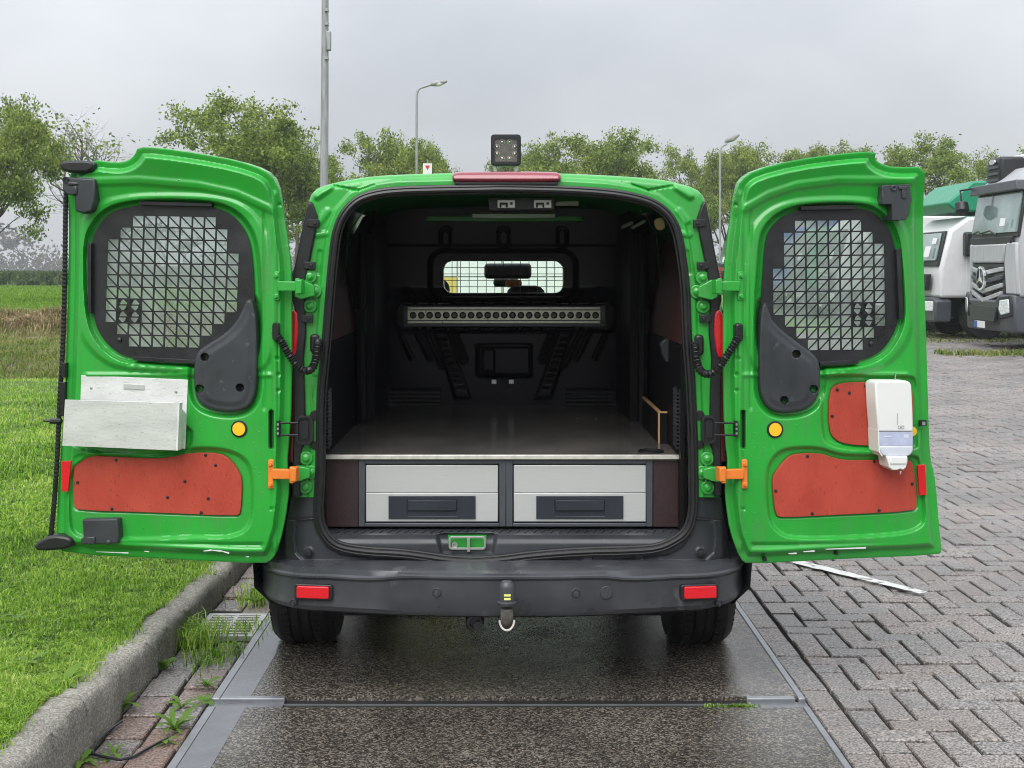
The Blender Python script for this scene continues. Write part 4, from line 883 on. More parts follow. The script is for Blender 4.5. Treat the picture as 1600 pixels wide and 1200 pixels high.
# black cooling unit seen above the tractor cab: it hangs on the front of the tractor's own cargo box
tr = [o for o in bpy.data.objects if o.name == 'truck'][0]
bx = MB().box((11.25, 24.05, 1.05), (18, 26.45, 3.85)).obj('cargo_box', M['twhite'], tr, bevel=.05)
x, y = 8.86, 24.0
cu = MB().box((9.32, 25.75, 3.04), (9.78, 26.45, 3.56)).obj('roof_unit', M['tblack'], tr, bevel=.06, seg=3); MB().box((9.785, 25.70, 3.10), (11.2, 26.45, 3.62)).obj('unit_cover', M['twhite'], tr, bevel=.05)
for k in range(3): MB().box((9.27, 25.84, 3.10 + k * .12), (9.33, 26.36, 3.15 + k * .12)).obj('fin', M['tgrey'], cu)
MB().prism(circ(26.1, -3.47, .15, 16, .05), lambda u, v, h=0: np.stack([9.31 - np.asarray(h) + 0 * np.asarray(u), np.asarray(u), -np.asarray(v)], -1), 0, .03).obj('badge', M['lamp'], cu)
# weeds and verge in front of the trucks
n = 5000; x = rng.uniform(7.2, 14, n); y = rng.uniform(27.0, 31, n)
blades('verge_grass', x, y, np.full(n, -.05), np.full(n, .12), np.full(n, .012), M['straw'], 'tufts of dry grass under the parked trucks', .8)
n = 1600; x = rng.uniform(7.4, 12, n); y = rng.normal(23.3, .25, n); blades('verge_weeds', x, y, np.full(n, -.02), np.full(n, .14), np.full(n, .012), M['straw'], 'thin line of weeds in front of the grey truck', .8)
# low pale building ahead of the van, seen through the bulkhead window
M['facade'] = mat('pale_facade', (.74, .80, .78), .6, var=.06); M['facady'] = mat('yellow_facade', (.62, .50, .10), .6)
bd = empty('building', (0, 41, 0), 'low pale panelled building seen through the window of the van bulkhead', 'building')
MB().box((-3.9, 40, -.05), (3.9, 46, 3.0)).obj('wall', mat('facade_joint', (.30, .34, .33), .7), bd)
for i in range(6):
    for j in range(5): MB().box((-3.88 + i * 1.297, 39.96, .05 + j * .59), (-3.88 + i * 1.297 + 1.25, 40, .05 + j * .59 + .55)).obj('panel', M['facady'] if (i == 1 and j < 2) else M['facade'], bd)
MB().box((-4.05, 39.85, 3.0), (4.05, 46.1, 3.12)).obj('roof', M['tgrey'], bd)
# ================================================================== THE VAN
van = empty('van', (0, 6.0, 0), 'bright green panel van with both rear doors swung wide open on the weighbridge', 'van')
def mirx(p): return [(2 * CX - a, b) for a, b in p]
WF = Flat(400, 4.72, 1100, 4.72)
# ---- shell
half = [(0, 1.802), (.22, 1.801), (.42, 1.79), (.54, 1.775), (.61, 1.752), (.65, 1.715), (.672, 1.66), (.69, 1.60), (.735, 1.45), (.79, 1.25), (.85, 1.05), (.885, .85), (.88, .64), (.875, .5), (.865, .36), (.80, .30)]
secs = [(4.80, 1.0, 1.0, 0), (5.1, 1.005, 1.008, 0), (5.8, 1.02, 1.012, 0), (6.7, 1.03, 1.015, 0), (7.45, 1.02, 1.0, 0), (7.9, 1.01, .80, 1), (8.35, 1.0, .62, 2), (8.9, .97, .56, 2), (9.2, .85, .45, 2)]
ring = [(-a, z) for a, z in half[::-1]] + half[1:]; n = len(ring); v = []; f = []; mi = []
for (Y, sx_, sz_, k) in secs:
    for a, z in ring:
        zz = z
        if k: zz = min(z, 1.80 * sz_) if k == 2 else z - max(0, (z - 1.05)) * .45
        elif z > 1.2: zz = 1.2 + (z - 1.2) * (1 + (sz_ - 1) * 3)
        xx = a * sx_
        v.append((xx, Y, zz))
for s_ in range(len(secs) - 1):
    for i in range(n - 1):
        top = abs(ring[i][0] + ring[i+1][0]) / 2 < .64 and ring[i][1] > 1.6
        side = 1.2 < (ring[i][1] + ring[i+1][1]) / 2 < 1.6
        g = (s_ in (4, 5) and top) or (s_ in (3, 4) and side and s_ == 4) or (s_ == 3 and side)
        f.append((s_*n+i, s_*n+i+1, (s_+1)*n+i+1, (s_+1)*n+i)); mi.append(1 if g else (2 if (ring[i][1] + ring[i+1][1]) / 2 < .80 else 0))
f.append(tuple((len(secs)-1)*n + i for i in range(n))); mi.append(0)
mesh_obj('body_shell', v, f, [M['paint'], M['gclear'], M['bumper']], van, smooth=True, midx=mi, sharp=45)
MB().box((-.62, 4.95, .225), (.62, 9.0, .30)).obj('underbody', M['board'], van)
MB().box((-.80, 8.80, .16), (.80, 8.95, .5)).obj('light_block_valance', M['bumper'], van, bevel=.03)  # unseen skirt, added to block daylight coming in under the van
MB().box((-.45, 5.9, .17), (.45, 6.7, .235)).obj('light_block_tank', M['board'], van, bevel=.03)  # unseen block, added to darken the space beneath the van

# ---- rear frame (green) around the opening
SEAL = [(785, 288), (710, 289), (620, 291), (579, 297), (552, 308), (530, 333), (519, 362), (514, 402), (510, 447), (502, 550), (495, 617), (494, 719), (491, 777), (490, 806), (496, 830), (510, 850), (530, 862), (575, 869), (625, 871), (662, 876), (700, 882), (740, 884)]
SEAL_R = [(780, 882), (830, 875), (905, 869), (1005, 867), (1035, 862), (1058, 851), (1076, 838), (1087, 818), (1091, 790), (1091, 777), (1090, 690), (1086, 595), (1080, 527), (1078, 447), (1069, 380), (1062, 353), (1049, 330), (1026, 312), (992, 301), (947, 294), (880, 290)]
LOOP = chaikin(SEAL + SEAL_R, 2)
outer = [(462, 777), (459, 700), (457, 600), (456, 500), (458, 445), (468, 390), (479, 332), (483, 313), (488, 301), (498, 293), (517, 287), (545, 281), (584, 275), (642, 272), (705, 270.5), (785, 270), (876, 270.5), (986, 276), (1040, 281.5), (1062, 287), (1080, 292), (1096, 301), (1102, 314), (1107, 338), (1117, 395), (1126, 445), (1128, 500), (1128, 600), (1127, 700), (1124, 777)]
inner = [(1091, 777), (1090, 690), (1086, 595), (1080, 527), (1078, 447), (1069, 380), (1062, 353), (1049, 330), (1026, 312), (992, 301), (947, 294), (880, 290), (785, 288), (710, 289), (620, 291), (579, 297), (552, 308), (530, 333), (519, 362), (514, 402), (510, 447), (502, 550), (495, 617), (494, 719), (491, 777)]
frame_poly = chaikin(outer, 1, False).tolist() + chaikin(inner, 1, False).tolist()
def sd_open(path, U, V):
    d = np.full(U.shape, 1e9)
    for (a, b), (c, e) in zip(path[:-1], path[1:]): d = np.minimum(d, capsule(U, V, a, b, c, e, 0))
    return d
def h_frame(U, V):
    h = np.zeros(U.shape)
    do = sd_open(outer, U, V); di = sd_open(inner, U, V)
    e = np.clip(1 - do / 13, 0, 1); h -= .030 * (1 - np.sqrt(np.clip(1 - e * e, 0, 1)))
    h += .007 * inside(di - 9, 5)                                   # raised flange next to the seal
    for m_ in (0, 1):
        X = U if m_ == 0 else 2 * CX - U - (0 if m_ == 0 else -3)
        h -= .006 * inside(capsule(X, V, 500, 395, 497, 425, 4), 5); h += .006 * inside(capsule(X, V, 496, 367, 508, 365, 4), 5)
        h -= .006 * inside(capsule(X, V, 493, 590, 490, 650, 3.5), 4); h += .005 * inside(capsule(X, V, 500, 345, 512, 330, 5), 6)
        h -= .010 * inside(capsule(X, V, 522, 290, 560, 297, 1.2), 3); h -= .010 * inside(capsule(X, V, 560, 297, 585, 288, .8), 3)
        h += .012 * inside(capsule(X, V, 495, 306, 515, 292, 5), 8)
    return h
relief('rear_frame', WF, frame_poly, [], h_frame, 1.5, .06, M['paint'], van, back=False)
# ---- lower surround, grey plastic
sill_in = [(491, 777), (490, 806), (496, 830), (510, 850), (530, 862), (575, 869), (625, 871), (662, 876), (700, 882), (740, 884), (780, 882), (830, 875), (905, 869), (1005, 867), (1035, 862), (1058, 851), (1076, 838), (1087, 818), (1091, 790), (1091, 777)]
sill_out = [(1127, 777), (1133, 830), (1138, 868), (1140, 912), (440, 912), (440, 868), (446, 830), (455, 777)]
def h_sill(U, V):
    du = np.maximum(0, np.abs(U - 787) - 285); h = -.0000060 * du ** 2.25
    dv = np.maximum(0, 868 - V); h = h - .018 * inside(V - 812, 3) * 0
    for m_ in (0, 1):
        X = U if m_ == 0 else 1577 - U
        p = [(462, 813), (490, 812), (497, 834), (512, 855), (532, 866), (580, 872), (640, 876), (640, 877), (475, 877), (462, 864), (459, 840)]
        h -= .010 * inside(sdf(p, X, V), 4)
        h -= .006 * inside(capsule(X, V, 452, 812, 492, 809, 1.0), 3); h += .006 * inside(np.hypot(X - 482, V - 863) - 8, 3); h -= .008 * inside(np.hypot(X - 482, V - 863) - 4, 2)
    for c in (584, 652, 815, 918, 999): h += .009 * inside(np.maximum(np.abs(U - c) - 8, np.abs(V - 876) - 9), 3)
    h += .006 * inside(883 - V, 3); return h
relief('lower_surround', WF, chaikin(sill_in, 1, False).tolist() + sill_out, [], h_sill, 1.6, .05, M['trim'], van, back=False)
for u_, v_ in ((482, 863), (1095, 864)): MB().lathe([(.011, 0), (.011, .012), (.006, .013)], WF(u_, v_, .0), (0, -1, 0), 16).obj('screw_cap', M['black'], van, smooth=True)
# ---- weather seal
def loop_offset(lp, px):
    c = lp.mean(0); nx = np.roll(lp, -1, 0) - np.roll(lp, 1, 0); nrm = np.stack([nx[:, 1], -nx[:, 0]], 1); nrm /= np.linalg.norm(nrm, axis=1)[:, None]
    if np.sum((c - lp[0]) * nrm[0]) < 0: nrm = -nrm
    return lp + nrm * px
mb = MB()
for px, r_, h_ in ((3.5, .0085, .012), (8.5, .0095, .016), (13, .006, .004)):
    lp = loop_offset(LOOP, px); mb.tube(WF(lp[:, 0], lp[:, 1], np.full(len(lp), h_)), r_, 8, True)
mb.obj('weather_seal', M['rubber'], van, smooth=True)

# ---- bumper
def bump_path():
    pts = []
    for x in np.linspace(0, .60, 13): pts.append((x, 4.555 + .075 * (x / .60) ** 2.2))
    # corner as a quarter superellipse to the side
    x0, y0 = .60, 4.63
    for t in np.linspace(.12, 1, 14):
        a = t * math.pi / 2; pts.append((x0 + .275 * math.sin(a) ** .95, y0 + .33 * (1 - math.cos(a)) ** 1.05))
    for y in np.linspace(5.03, 5.10, 3): pts.append((.875, y))
    pts = np.array(pts); full = np.vstack([(pts * [-1, 1])[::-1][:-1], pts]); d = np.gradient(full, axis=0); nr = np.stack([d[:, 1], -d[:, 0]], 1); nr /= np.linalg.norm(nr, axis=1)[:, None]
    return full, nr
BP, BN = bump_path()
prof = [(-.16, .478), (-.10, .472), (-.05, .466), (-.018, .463), (-.004, .459), (.003, .453), (.003, .447), (-.004, .438), (-.007, .39), (-.011, .334), (-.020, .318), (-.05, .306), (-.12, .30)]
v = []; K = len(prof)
for (x, y), (nx, ny) in zip(BP, BN):
    wide = 1 - np.clip((abs(x) - .33) / .10, 0, 1)                   # the face is deeper and prouder in the middle
    crn = np.clip((abs(x) - .62) / .25, 0, 1)
    for k, (d, z) in enumerate(prof):
        dd, zz = d, z
        if k in (4, 5, 6, 7): zz = z - .016 * (1 - wide) ; dd = d - .012 * (1 - wide)
        if k >= 8: dd = d - .012 * (1 - wide) * (1 if k == 8 else .4)
        zz += .008 * crn * (1 if k >= 9 else 0) - (0.0 if k > 6 else .018 * crn * 0)
        v.append((x + nx * dd, y + ny * dd, zz))
f = []
for j in range(len(BP) - 1):
    for i in range(K - 1): f.append((j*K+i, j*K+i+1, (j+1)*K+i+1, (j+1)*K+i))
bo = mesh_obj('bumper', v, f, M['bumper'], van, smooth=True, sharp=28)
def on_bumper(px, py):
    best = None
    for (x, y), (nx, ny) in zip(BP, BN):
        d = abs(CX + x * F / y - px)
        if best is None or d < best[0]: best = (d, y, nx, ny)
    return np.array(P(px, py, best[1])), np.array([best[2], best[3], 0])
for px in (489, 1094):
    c, n_ = on_bumper(px, 925.5); t = np.array([-n_[1], n_[0], 0]); t = -t if t[0] < 0 else t
    BMAP = lambda u, v_, h=0, c=c, t=t, n_=n_: c + np.asarray(u)[..., None] * t + np.asarray(v_)[..., None] * np.array([0, 0, -1.]) + np.asarray(h)[..., None] * n_ if np.ndim(u) else c + u * t + h * n_ + v_ * np.array([0, 0, -1.])
    MB().prism(rrect(-.066, -.026, .066, .028, .010), BMAP, -.03, -.002).obj('reflector_recess', M['black'], bo, bevel=.003); MB().prism(rrect(-.056, -.0205, .056, .0205, .006), BMAP, -.02, .006).obj('reflector', M['red'], bo, bevel=.003)
for px, py, r_, dark in ((682, 926, .0155, 0), (900, 927, .0155, 0), (457, 942, .012, 1), (1125, 943, .012, 1)):
    c, n_ = on_bumper(px, py); c = c - n_ * .008
    MB().lathe([(r_, -.01), (r_, .004), (r_ * .85, .007), (r_ * .8, .003), (r_ * .5, .003), (r_ * .45, .006), (.001, .006)], c, n_, 20).obj('parking_sensor', M['bumper'], bo, smooth=True, sharp=30)
c, n_ = on_bumper(948, 927); MB().lathe([(.0225, -.01), (.0225, -.001), (.0205, 0), (.0205, -.004), (.0195, -.004), (.0195, .001), (.001, .001)], c - n_ * .006, n_, 24).obj('towing_eye_cover', M['bumper'], bo, smooth=True, sharp=30)
# ---- tow bar, socket
tb = empty('tow_ball', (.01, 4.5, .25), 'tow ball under a grey rubber cap with a yellow label and white collar', 'tow ball'); bpy.data.objects.remove(tb)
T0 = np.array(P(792, 925, 4.47))
arm = MB().tube(chaikin([(T0[0], 4.80, .305), (T0[0], 4.60, .305), (T0[0], 4.50, .312), (T0[0], 4.47, .335), (T0[0], 4.47, .37)], 2, False), .021, 12).obj('tow_hook', M['hook'], van, smooth=True)
MB().lathe([(.030, 0), (.032, .008), (.027, .012), (.026, .055), (.024, .066), (.016, .075), (.002, .078)], (T0[0], 4.47, T0[2] - .040), (0, 0, 1), 24).obj('tow_ball_cap', M['bumper'], van, smooth=True)
MB().box((T0[0] - .009, 4.4425, T0[2] - .020), (T0[0] + .012, 4.447, T0[2] - .013)).box((T0[0] - .009, 4.4425, T0[2] - .008), (T0[0] + .012, 4.447, T0[2] - .0015)).obj('cap_label', M['label_y'], van)
rg = []
for k in range(24):
    a = math.pi * (.02 + .96 * k / 23); rg.append((T0[0] - .024 * math.cos(a), 4.448, .338 - .034 * math.sin(a)))
MB().tube(rg, .0034, 6).obj('plastic_collar', M['sock'], van, smooth=True)
sk = np.array(P(742, 972, 4.62)); MB().lathe([(.032, .03), (.032, 0), (.026, -.01), (.018, -.012), (.016, .0), (.001, 0)], sk, (0, 1, 0), 20).lathe([(.016, -.02), (.016, .03)], sk + np.array([.012, 0, -.01]), (0, 1, 0), 14).obj('trailer_socket', M['black'], van, smooth=True)
MB().cyl((-.5, 4.85, .305), (.5, 4.85, .305), .025, n=12).obj('tow_bar', M['board'], van, smooth=True)
MB().cyl((-.7, 5.36, .28), (.7, 5.36, .28), .045).obj('axle_beam', M['board'], van)
# ---- wheels
for sgn in (-1, 1):
    for Yw in (5.47, 8.40):
        xo, xi = .882 * sgn, .644 * sgn; mb = MB(); r_ = .325
        mb.lathe([(.19, 0), (.29, 0), (.312, .012), (.3245, .032), (r_, .05), (r_, .075), (.3185, .079), (.3185, .085), (r_, .089), (r_, .115), (.3185, .119), (.3185, .125), (r_, .129), (r_, .155), (.3185, .159), (.3185, .165), (r_, .169), (r_, .188), (.3245, .206), (.312, .226), (.29, .238), (.19, .238)], (xi, Yw, r_), (sgn, 0, 0), 56)
        wh = mb.obj('wheel', M['tyre'], van, smooth=True, sharp=30)
        # tread blocks
        tb_ = MB()
        for k in range(58):
            a = 2 * math.pi * k / 58
            for q0, q1, sh in ((.0, .048, 0), (.052, .074, .5), (.165, .188, .5), (.19, .238, 0)):
                rr_ = .3265 if .01 < q0 < .18 else .319
                a0, a1 = a + sh * .054, a + sh * .054 + .070
                pts = []
                for aa in (a0, a1):
                    for q in (q0, q1): 
                        edge = min(q, .238 - q); rr2 = rr_ + .003 - (.022 if edge < .004 else 0)
                        pts.append((xi + sgn * q, Yw + rr2 * math.sin(aa), r_ + rr2 * math.cos(aa))); pts.append((xi + sgn * q, Yw + (rr2 - .012) * math.sin(aa), r_ + (rr2 - .012) * math.cos(aa)))
                tb_.add(pts, [(0, 2, 6, 4), (0, 1, 3, 2), (4, 6, 7, 5), (0, 4, 5, 1), (2, 3, 7, 6)])
        tb_.obj('tread', M['tyre'], wh)['kind'] = 'stuff'; MB().lathe([(.19, .01), (.18, .05), (.06, .06), (.05, .02), (.001, .02)], (xo, Yw, r_), (-sgn, 0, 0), 28).obj('rim', M['rim'], wh, smooth=True)

# ---- pillar trims, tail lights
trim_l = [(483, 313), (489, 319), (496, 338), (491, 372), (483, 412), (477, 440), (476, 480), (478, 520), (474, 560), (476, 620), (478, 690), (470, 705), (470, 776), (456, 776), (458, 640), (455, 560), (463, 520), (462, 490), (456, 470), (455, 440), (466, 385), (478, 328)]
trim_r = [(1103, 313), (1097, 319), (1089, 342), (1094, 372), (1101, 405), (1106, 440), (1110, 480), (1108, 520), (1112, 560), (1110, 620), (1108, 690), (1114, 705), (1116, 776), (1128, 776), (1127, 640), (1129, 560), (1121, 520), (1122, 490), (1128, 470), (1127, 440), (1117, 390), (1108, 340)]
for tp, sgn in ((trim_l, 0), (trim_r, 1)):
    o = MB().prism(tp, WF, -.03, .016).obj('tail_light_housing', M['black'], van, bevel=.006)
    X = (lambda a: a) if not sgn else (lambda a: 1582 - a)
    MB().prism(chaikin([(X(464), 486), (X(466), 505), (X(465), 535), (X(460), 560), (X(450), 560), (X(448), 500), (X(456), 484)], 2), WF, -.05, .022).obj('tail_light', M['redl'], o, bevel=.006)
    MB().prism([(X(463), 575), (X(463), 722), (X(448), 722), (X(450), 575)], WF, -.05, .014).obj('tail_lens', M['redd'], o, bevel=.005)
    for (a, b) in ((492, 349), (486, 415), (482, 498)):
        mb = MB(); mb.prism([(X(a - 12), b - 6), (X(a + 6), b - 6), (X(a + 6), b + 6), (X(a - 12), b + 5)], WF, .0, .024); mb.lathe([(.006, 0), (.006, .004), (.001, .004)], WF(X(a), b, .024), (0, -1, 0), 10); mb.obj('mounting_tab', M['black'], o, bevel=.002)
# ---- hinges on the body side
def body_hinge(bolts, arm, name='body_hinge'):
    c = np.mean(bolts, 0); mb = MB(); hull = []
    for (a, b) in bolts: mb.prism(circ(a, b, 11, 18), WF, .004, .013)
    mb.prism([bolts[0], bolts[1], bolts[2]], WF, .004, .0125); mb.prism(arm, WF, .006, .050)
    h = mb.obj(name, M['paint'], van, bevel=.003)
    for (a, b) in bolts: MB().lathe([(.0135, 0), (.0135, .003), (.009, .005), (.009, .012), (.006, .014), (.001, .014)], WF(a, b, .013), (0, -1, 0), 14).obj('bolt', M['paint'], h, smooth=True, sharp=30)
    return h
body_hinge([(484, 432), (492, 455), (484, 478)], [(462, 438), (470, 436), (490, 446), (492, 462), (470, 468), (460, 464)])
body_hinge([(1098, 434), (1089, 456), (1099, 479)], [(1121, 440), (1112, 437), (1092, 448), (1091, 464), (1112, 469), (1122, 464)])
body_hinge([(478, 716), (486, 738), (477, 761)], [(459, 730), (470, 729), (484, 732), (484, 746), (470, 752), (459, 753)])
body_hinge([(1105, 717), (1097, 739), (1106, 762)], [(1124, 731), (1112, 730), (1099, 733), (1099, 747), (1112, 752), (1124, 754)])
# check strap boxes
for bx in ([(462, 650), (489, 695)], [(1096, 650), (1120, 694)]):
    (a, b), (c, d) = bx
    mb = MB(); mb.prism(rrect(a, b, c, d, 9), WF, 0, .030, [rrect(a + 4, b + 4, c - 4, d - 4, 6)]); mb.prism(rrect(a + 3, b + 3, c - 3, d - 3, 6), WF, 0, .022); mb.prism(rrect(a + 7, b + 9, c - 7, d - 9, 4), WF, .02, .027)
    mb.obj('check_strap_box', M['black'], van, bevel=.003)
    s_ = a < 700; rx = (c + 6) if s_ else (a - 6)
    MB().prism(circ(rx - 3 if s_ else rx + 3, b - 1, 8, 14), WF, 0, .012).prism(circ(rx - 3 if s_ else rx + 3, d + 1, 7, 14), WF, 0, .012).obj('strap_plate', M['rubber'], van, bevel=.002)
# ---- roof: high level brake light, work lamp, gutters
WR = Flat(400, 4.735, 1100, 4.735)
bl = relief('high_brake_light', WR, chaikin([(706, 271), (720, 268), (862, 268), (877, 271), (876, 283), (868, 286), (714, 286), (707, 283)], 1), [], lambda U, V: .045 - .0009 * np.abs(V - 279) ** 1.2, 1.2, .10, M['redbar'], van, edge=.012, edge_px=4)
MB().prism([(709, 284), (873, 284), (870, 289), (712, 289)], WR, .0, .036).obj('brake_light_base', M['black'], bl, bevel=.002)
for (a, b, c) in ((546, 281, 706), (876, 281, 1036),):
    pass
lamp = MB().prism(rrect(767, 210, 814, 259, 5), Flat(400, 4.92, 1100, 4.92), -.055, .0).prism(rrect(769, 212, 812, 257, 4), Flat(400, 4.92, 1100, 4.92), 0, .014, [rrect(773, 217, 808, 253, 3)]).obj('work_lamp', M['black'], van, bevel=.004)
WL = Flat(400, 4.92, 1100, 4.92)
MB().prism(rrect(772, 216, 809, 254, 3), WL, 0, .004).obj('lamp_reflector', M['lampface'], lamp)
for k in range(8):
    a = R(22.5 + 45 * k); px, py = 790.5 + 15.0 * math.cos(a), 235 + 14.0 * math.sin(a)
    MB().lathe([(.0095, 0), (.0095, .004), (.0075, .004), (.0055, .001), (.0055, .005), (.0035, .007), (.0005, .008)], WL(px, py, .003), (0, -1, 0), 14).obj('led', M['ledring'], lamp, smooth=True)
for k in range(8): MB().prism([(770 + k * 5.6, 211), (772 + k * 5.6, 211), (772 + k * 5.6, 256), (770 + k * 5.6, 256)], WL, -.075, -.055).obj('cooling_fin', M['black'], lamp)
MB().prism([(771, 258), (776, 258), (777, 270), (771, 270)], WL, -.045, -.01).prism([(804, 258), (809, 258), (809, 270), (803, 270)], WL, -.045, -.01).prism([(768, 268), (812, 268), (812, 273), (768, 273)], WL, -.06, .0).obj('bracket', M['zinc'], lamp, bevel=.002)

# ---- inside of the load bay
wi = MB()
def sidewall(sgn):
    x = .62 * sgn; xo = .70 * sgn
    b = MB(); b.box((x, 4.78, .55), (x + .012 * sgn, 5.87, 1.205)).obj('side_board', M['board'], van)
    b = MB(); b.add([(x, 4.80, 1.21), (x, 5.95, 1.21), (.675 * sgn, 5.95, 1.58), (.665 * sgn, 4.95, 1.58), (.64 * sgn, 4.80, 1.36)], [(0, 1, 2, 3, 4) if sgn < 0 else (4, 3, 2, 1, 0)]); 
    q = b.obj('window_blank', M['plyd'], van); so = q.modifiers.new('s', 'SOLIDIFY'); so.thickness = .01
    b = MB(); b.box((.545 * sgn, 5.87, .6), (.70 * sgn, 5.9, 1.62)).box((.545 * sgn, 5.9, .6), (.56 * sgn, 6.6, 1.72)).obj('wall_lining', M['board'], van)
    mb = MB()                                                        # seat belt style post beside the bulkhead
    mb.tube([(.59 * sgn, 5.80, .83), (.595 * sgn, 5.80, 1.3), (.60 * sgn, 5.86, 1.62)], [.022, .022, .018], 8); mb.box((.575 * sgn, 5.78, 1.20), (.615 * sgn, 5.84, 1.30)); mb.box((.575 * sgn, 5.78, 1.02), (.61 * sgn, 5.83, 1.05)); mb.obj('corner_post', M['board'], van, smooth=True)
    # slotted air vent near the door
    for k in range(15):
        z = .845 + k * .0135; mb = MB(); mb.add([(x - .004 * sgn, 4.80, z), (x - .004 * sgn, 4.885, z + .012), (x - .004 * sgn, 4.885, z + .018), (x - .004 * sgn, 4.80, z + .007), (x - .016 * sgn, 4.80, z), (x - .016 * sgn, 4.885, z + .012), (x - .010 * sgn, 4.885, z + .018), (x - .010 * sgn, 4.80, z + .007)], [(0, 1, 2, 3), (7, 6, 5, 4), (0, 4, 5, 1), (1, 5, 6, 2), (2, 6, 7, 3), (3, 7, 4, 0)]); mb.obj('vent_slat', M['black'], van)
    mb = MB(); mb.box((x, 4.885, .83), (x - .006 * sgn, 4.895, 1.055)); mb.box((x, 4.795, .83), (x - .004 * sgn, 4.80, 1.055)); mb.obj('vent_frame', M['black'], van)
    for z0_, z1_, y_ in ((1.6, 1.72, 4.86), (1.6, 1.72, 5.6)): MB().add([(.66 * sgn, y_, 1.25), (.63 * sgn, y_, 1.62), (.56 * sgn, y_, 1.72), (.56 * sgn, y_ + .06, 1.72), (.63 * sgn, y_ + .06, 1.62), (.66 * sgn, y_ + .06, 1.25)], [(0, 1, 4, 5), (1, 2, 3, 4), (5, 4, 1, 0), (4, 3, 2, 1)]).obj('roof_bow', M['paint'], van)
sidewall(-1); sidewall(1)
MB().prism(chaikin([(1030, 530), (1062, 528), (1066, 540), (1060, 566), (1044, 568), (1036, 560)], 1), Flat(400, 5.15, 1100, 5.15), -.04, .01).obj('grab_cover', M['trim'], van, bevel=.006)
MB().add([(-.60, 4.80, 1.705), (-.45, 4.80, 1.748), (0, 4.80, 1.762), (.45, 4.80, 1.748), (.60, 4.80, 1.705), (-.60, 6.58, 1.705), (-.45, 6.58, 1.752), (0, 6.58, 1.768), (.45, 6.58, 1.752), (.60, 6.58, 1.705)], [(0, 1, 6, 5), (1, 2, 7, 6), (2, 3, 8, 7), (3, 4, 9, 8)]).obj('roof_inner', M['inner'], van, smooth=True)
# header above the opening, latch strikers, lamp strip
WH = Flat(400, 4.83, 1100, 4.83)
MB().prism([(762, 308), (868, 308), (866, 328), (764, 328)], WH, -.03, .0).obj('header_plate', M['black'], van, bevel=.003)
for a in (777, 834):
    st_ = MB().prism([(a, 312), (a + 28, 312), (a + 28, 325), (a, 325)], WH, 0, .010).obj('striker_plate', M['zinc'], van, bevel=.002); MB().tube([WH(a + 5, 323, .008), WH(a + 5, 318, .028), WH(a + 15, 318, .028), WH(a + 15, 323, .008)], .004, 6).lathe([(.005, 0), (.005, .006), (.001, .006)], WH(a + 22, 318, .01), (0, -1, 0), 10).obj('striker', M['black'], st_)
MB().prism([(870, 315), (904, 314), (904, 321), (868, 321)], WH, -.02, .0).obj('tape', M['label_y'] if False else mat('beige_tape', (.24, .24, .20), .6), van)
WX = Flat(400, 5.9, 1100, 5.9)
MB().prism([(668, 337), (908, 337), (912, 346), (664, 346)], WX, -.05, .0).obj('roof_cross_rail', M['paint'], van, bevel=.004)
MB().prism([(737, 333), (868, 333), (868, 341), (737, 341)], WX, .0, .02).obj('strip_light', M['alu'], van, bevel=.004)
MB().prism(chaikin([(1022, 344), (1030, 340), (1038, 342), (1040, 356), (1032, 361), (1024, 356)], 1), Flat(400, 4.95, 1100, 4.95), -.02, .0).obj('courtesy_light', mat('warm_lens', (.75, .52, .28), .3), van, bevel=.003)
MB().tube([P(972, 355, 5.1), P(988, 348, 5.05)], .006, 6).tube([P(988, 356, 5.1), P(1008, 345, 5.05)], .006, 6).obj('roof_rod', M['zinc'], van, smooth=True)

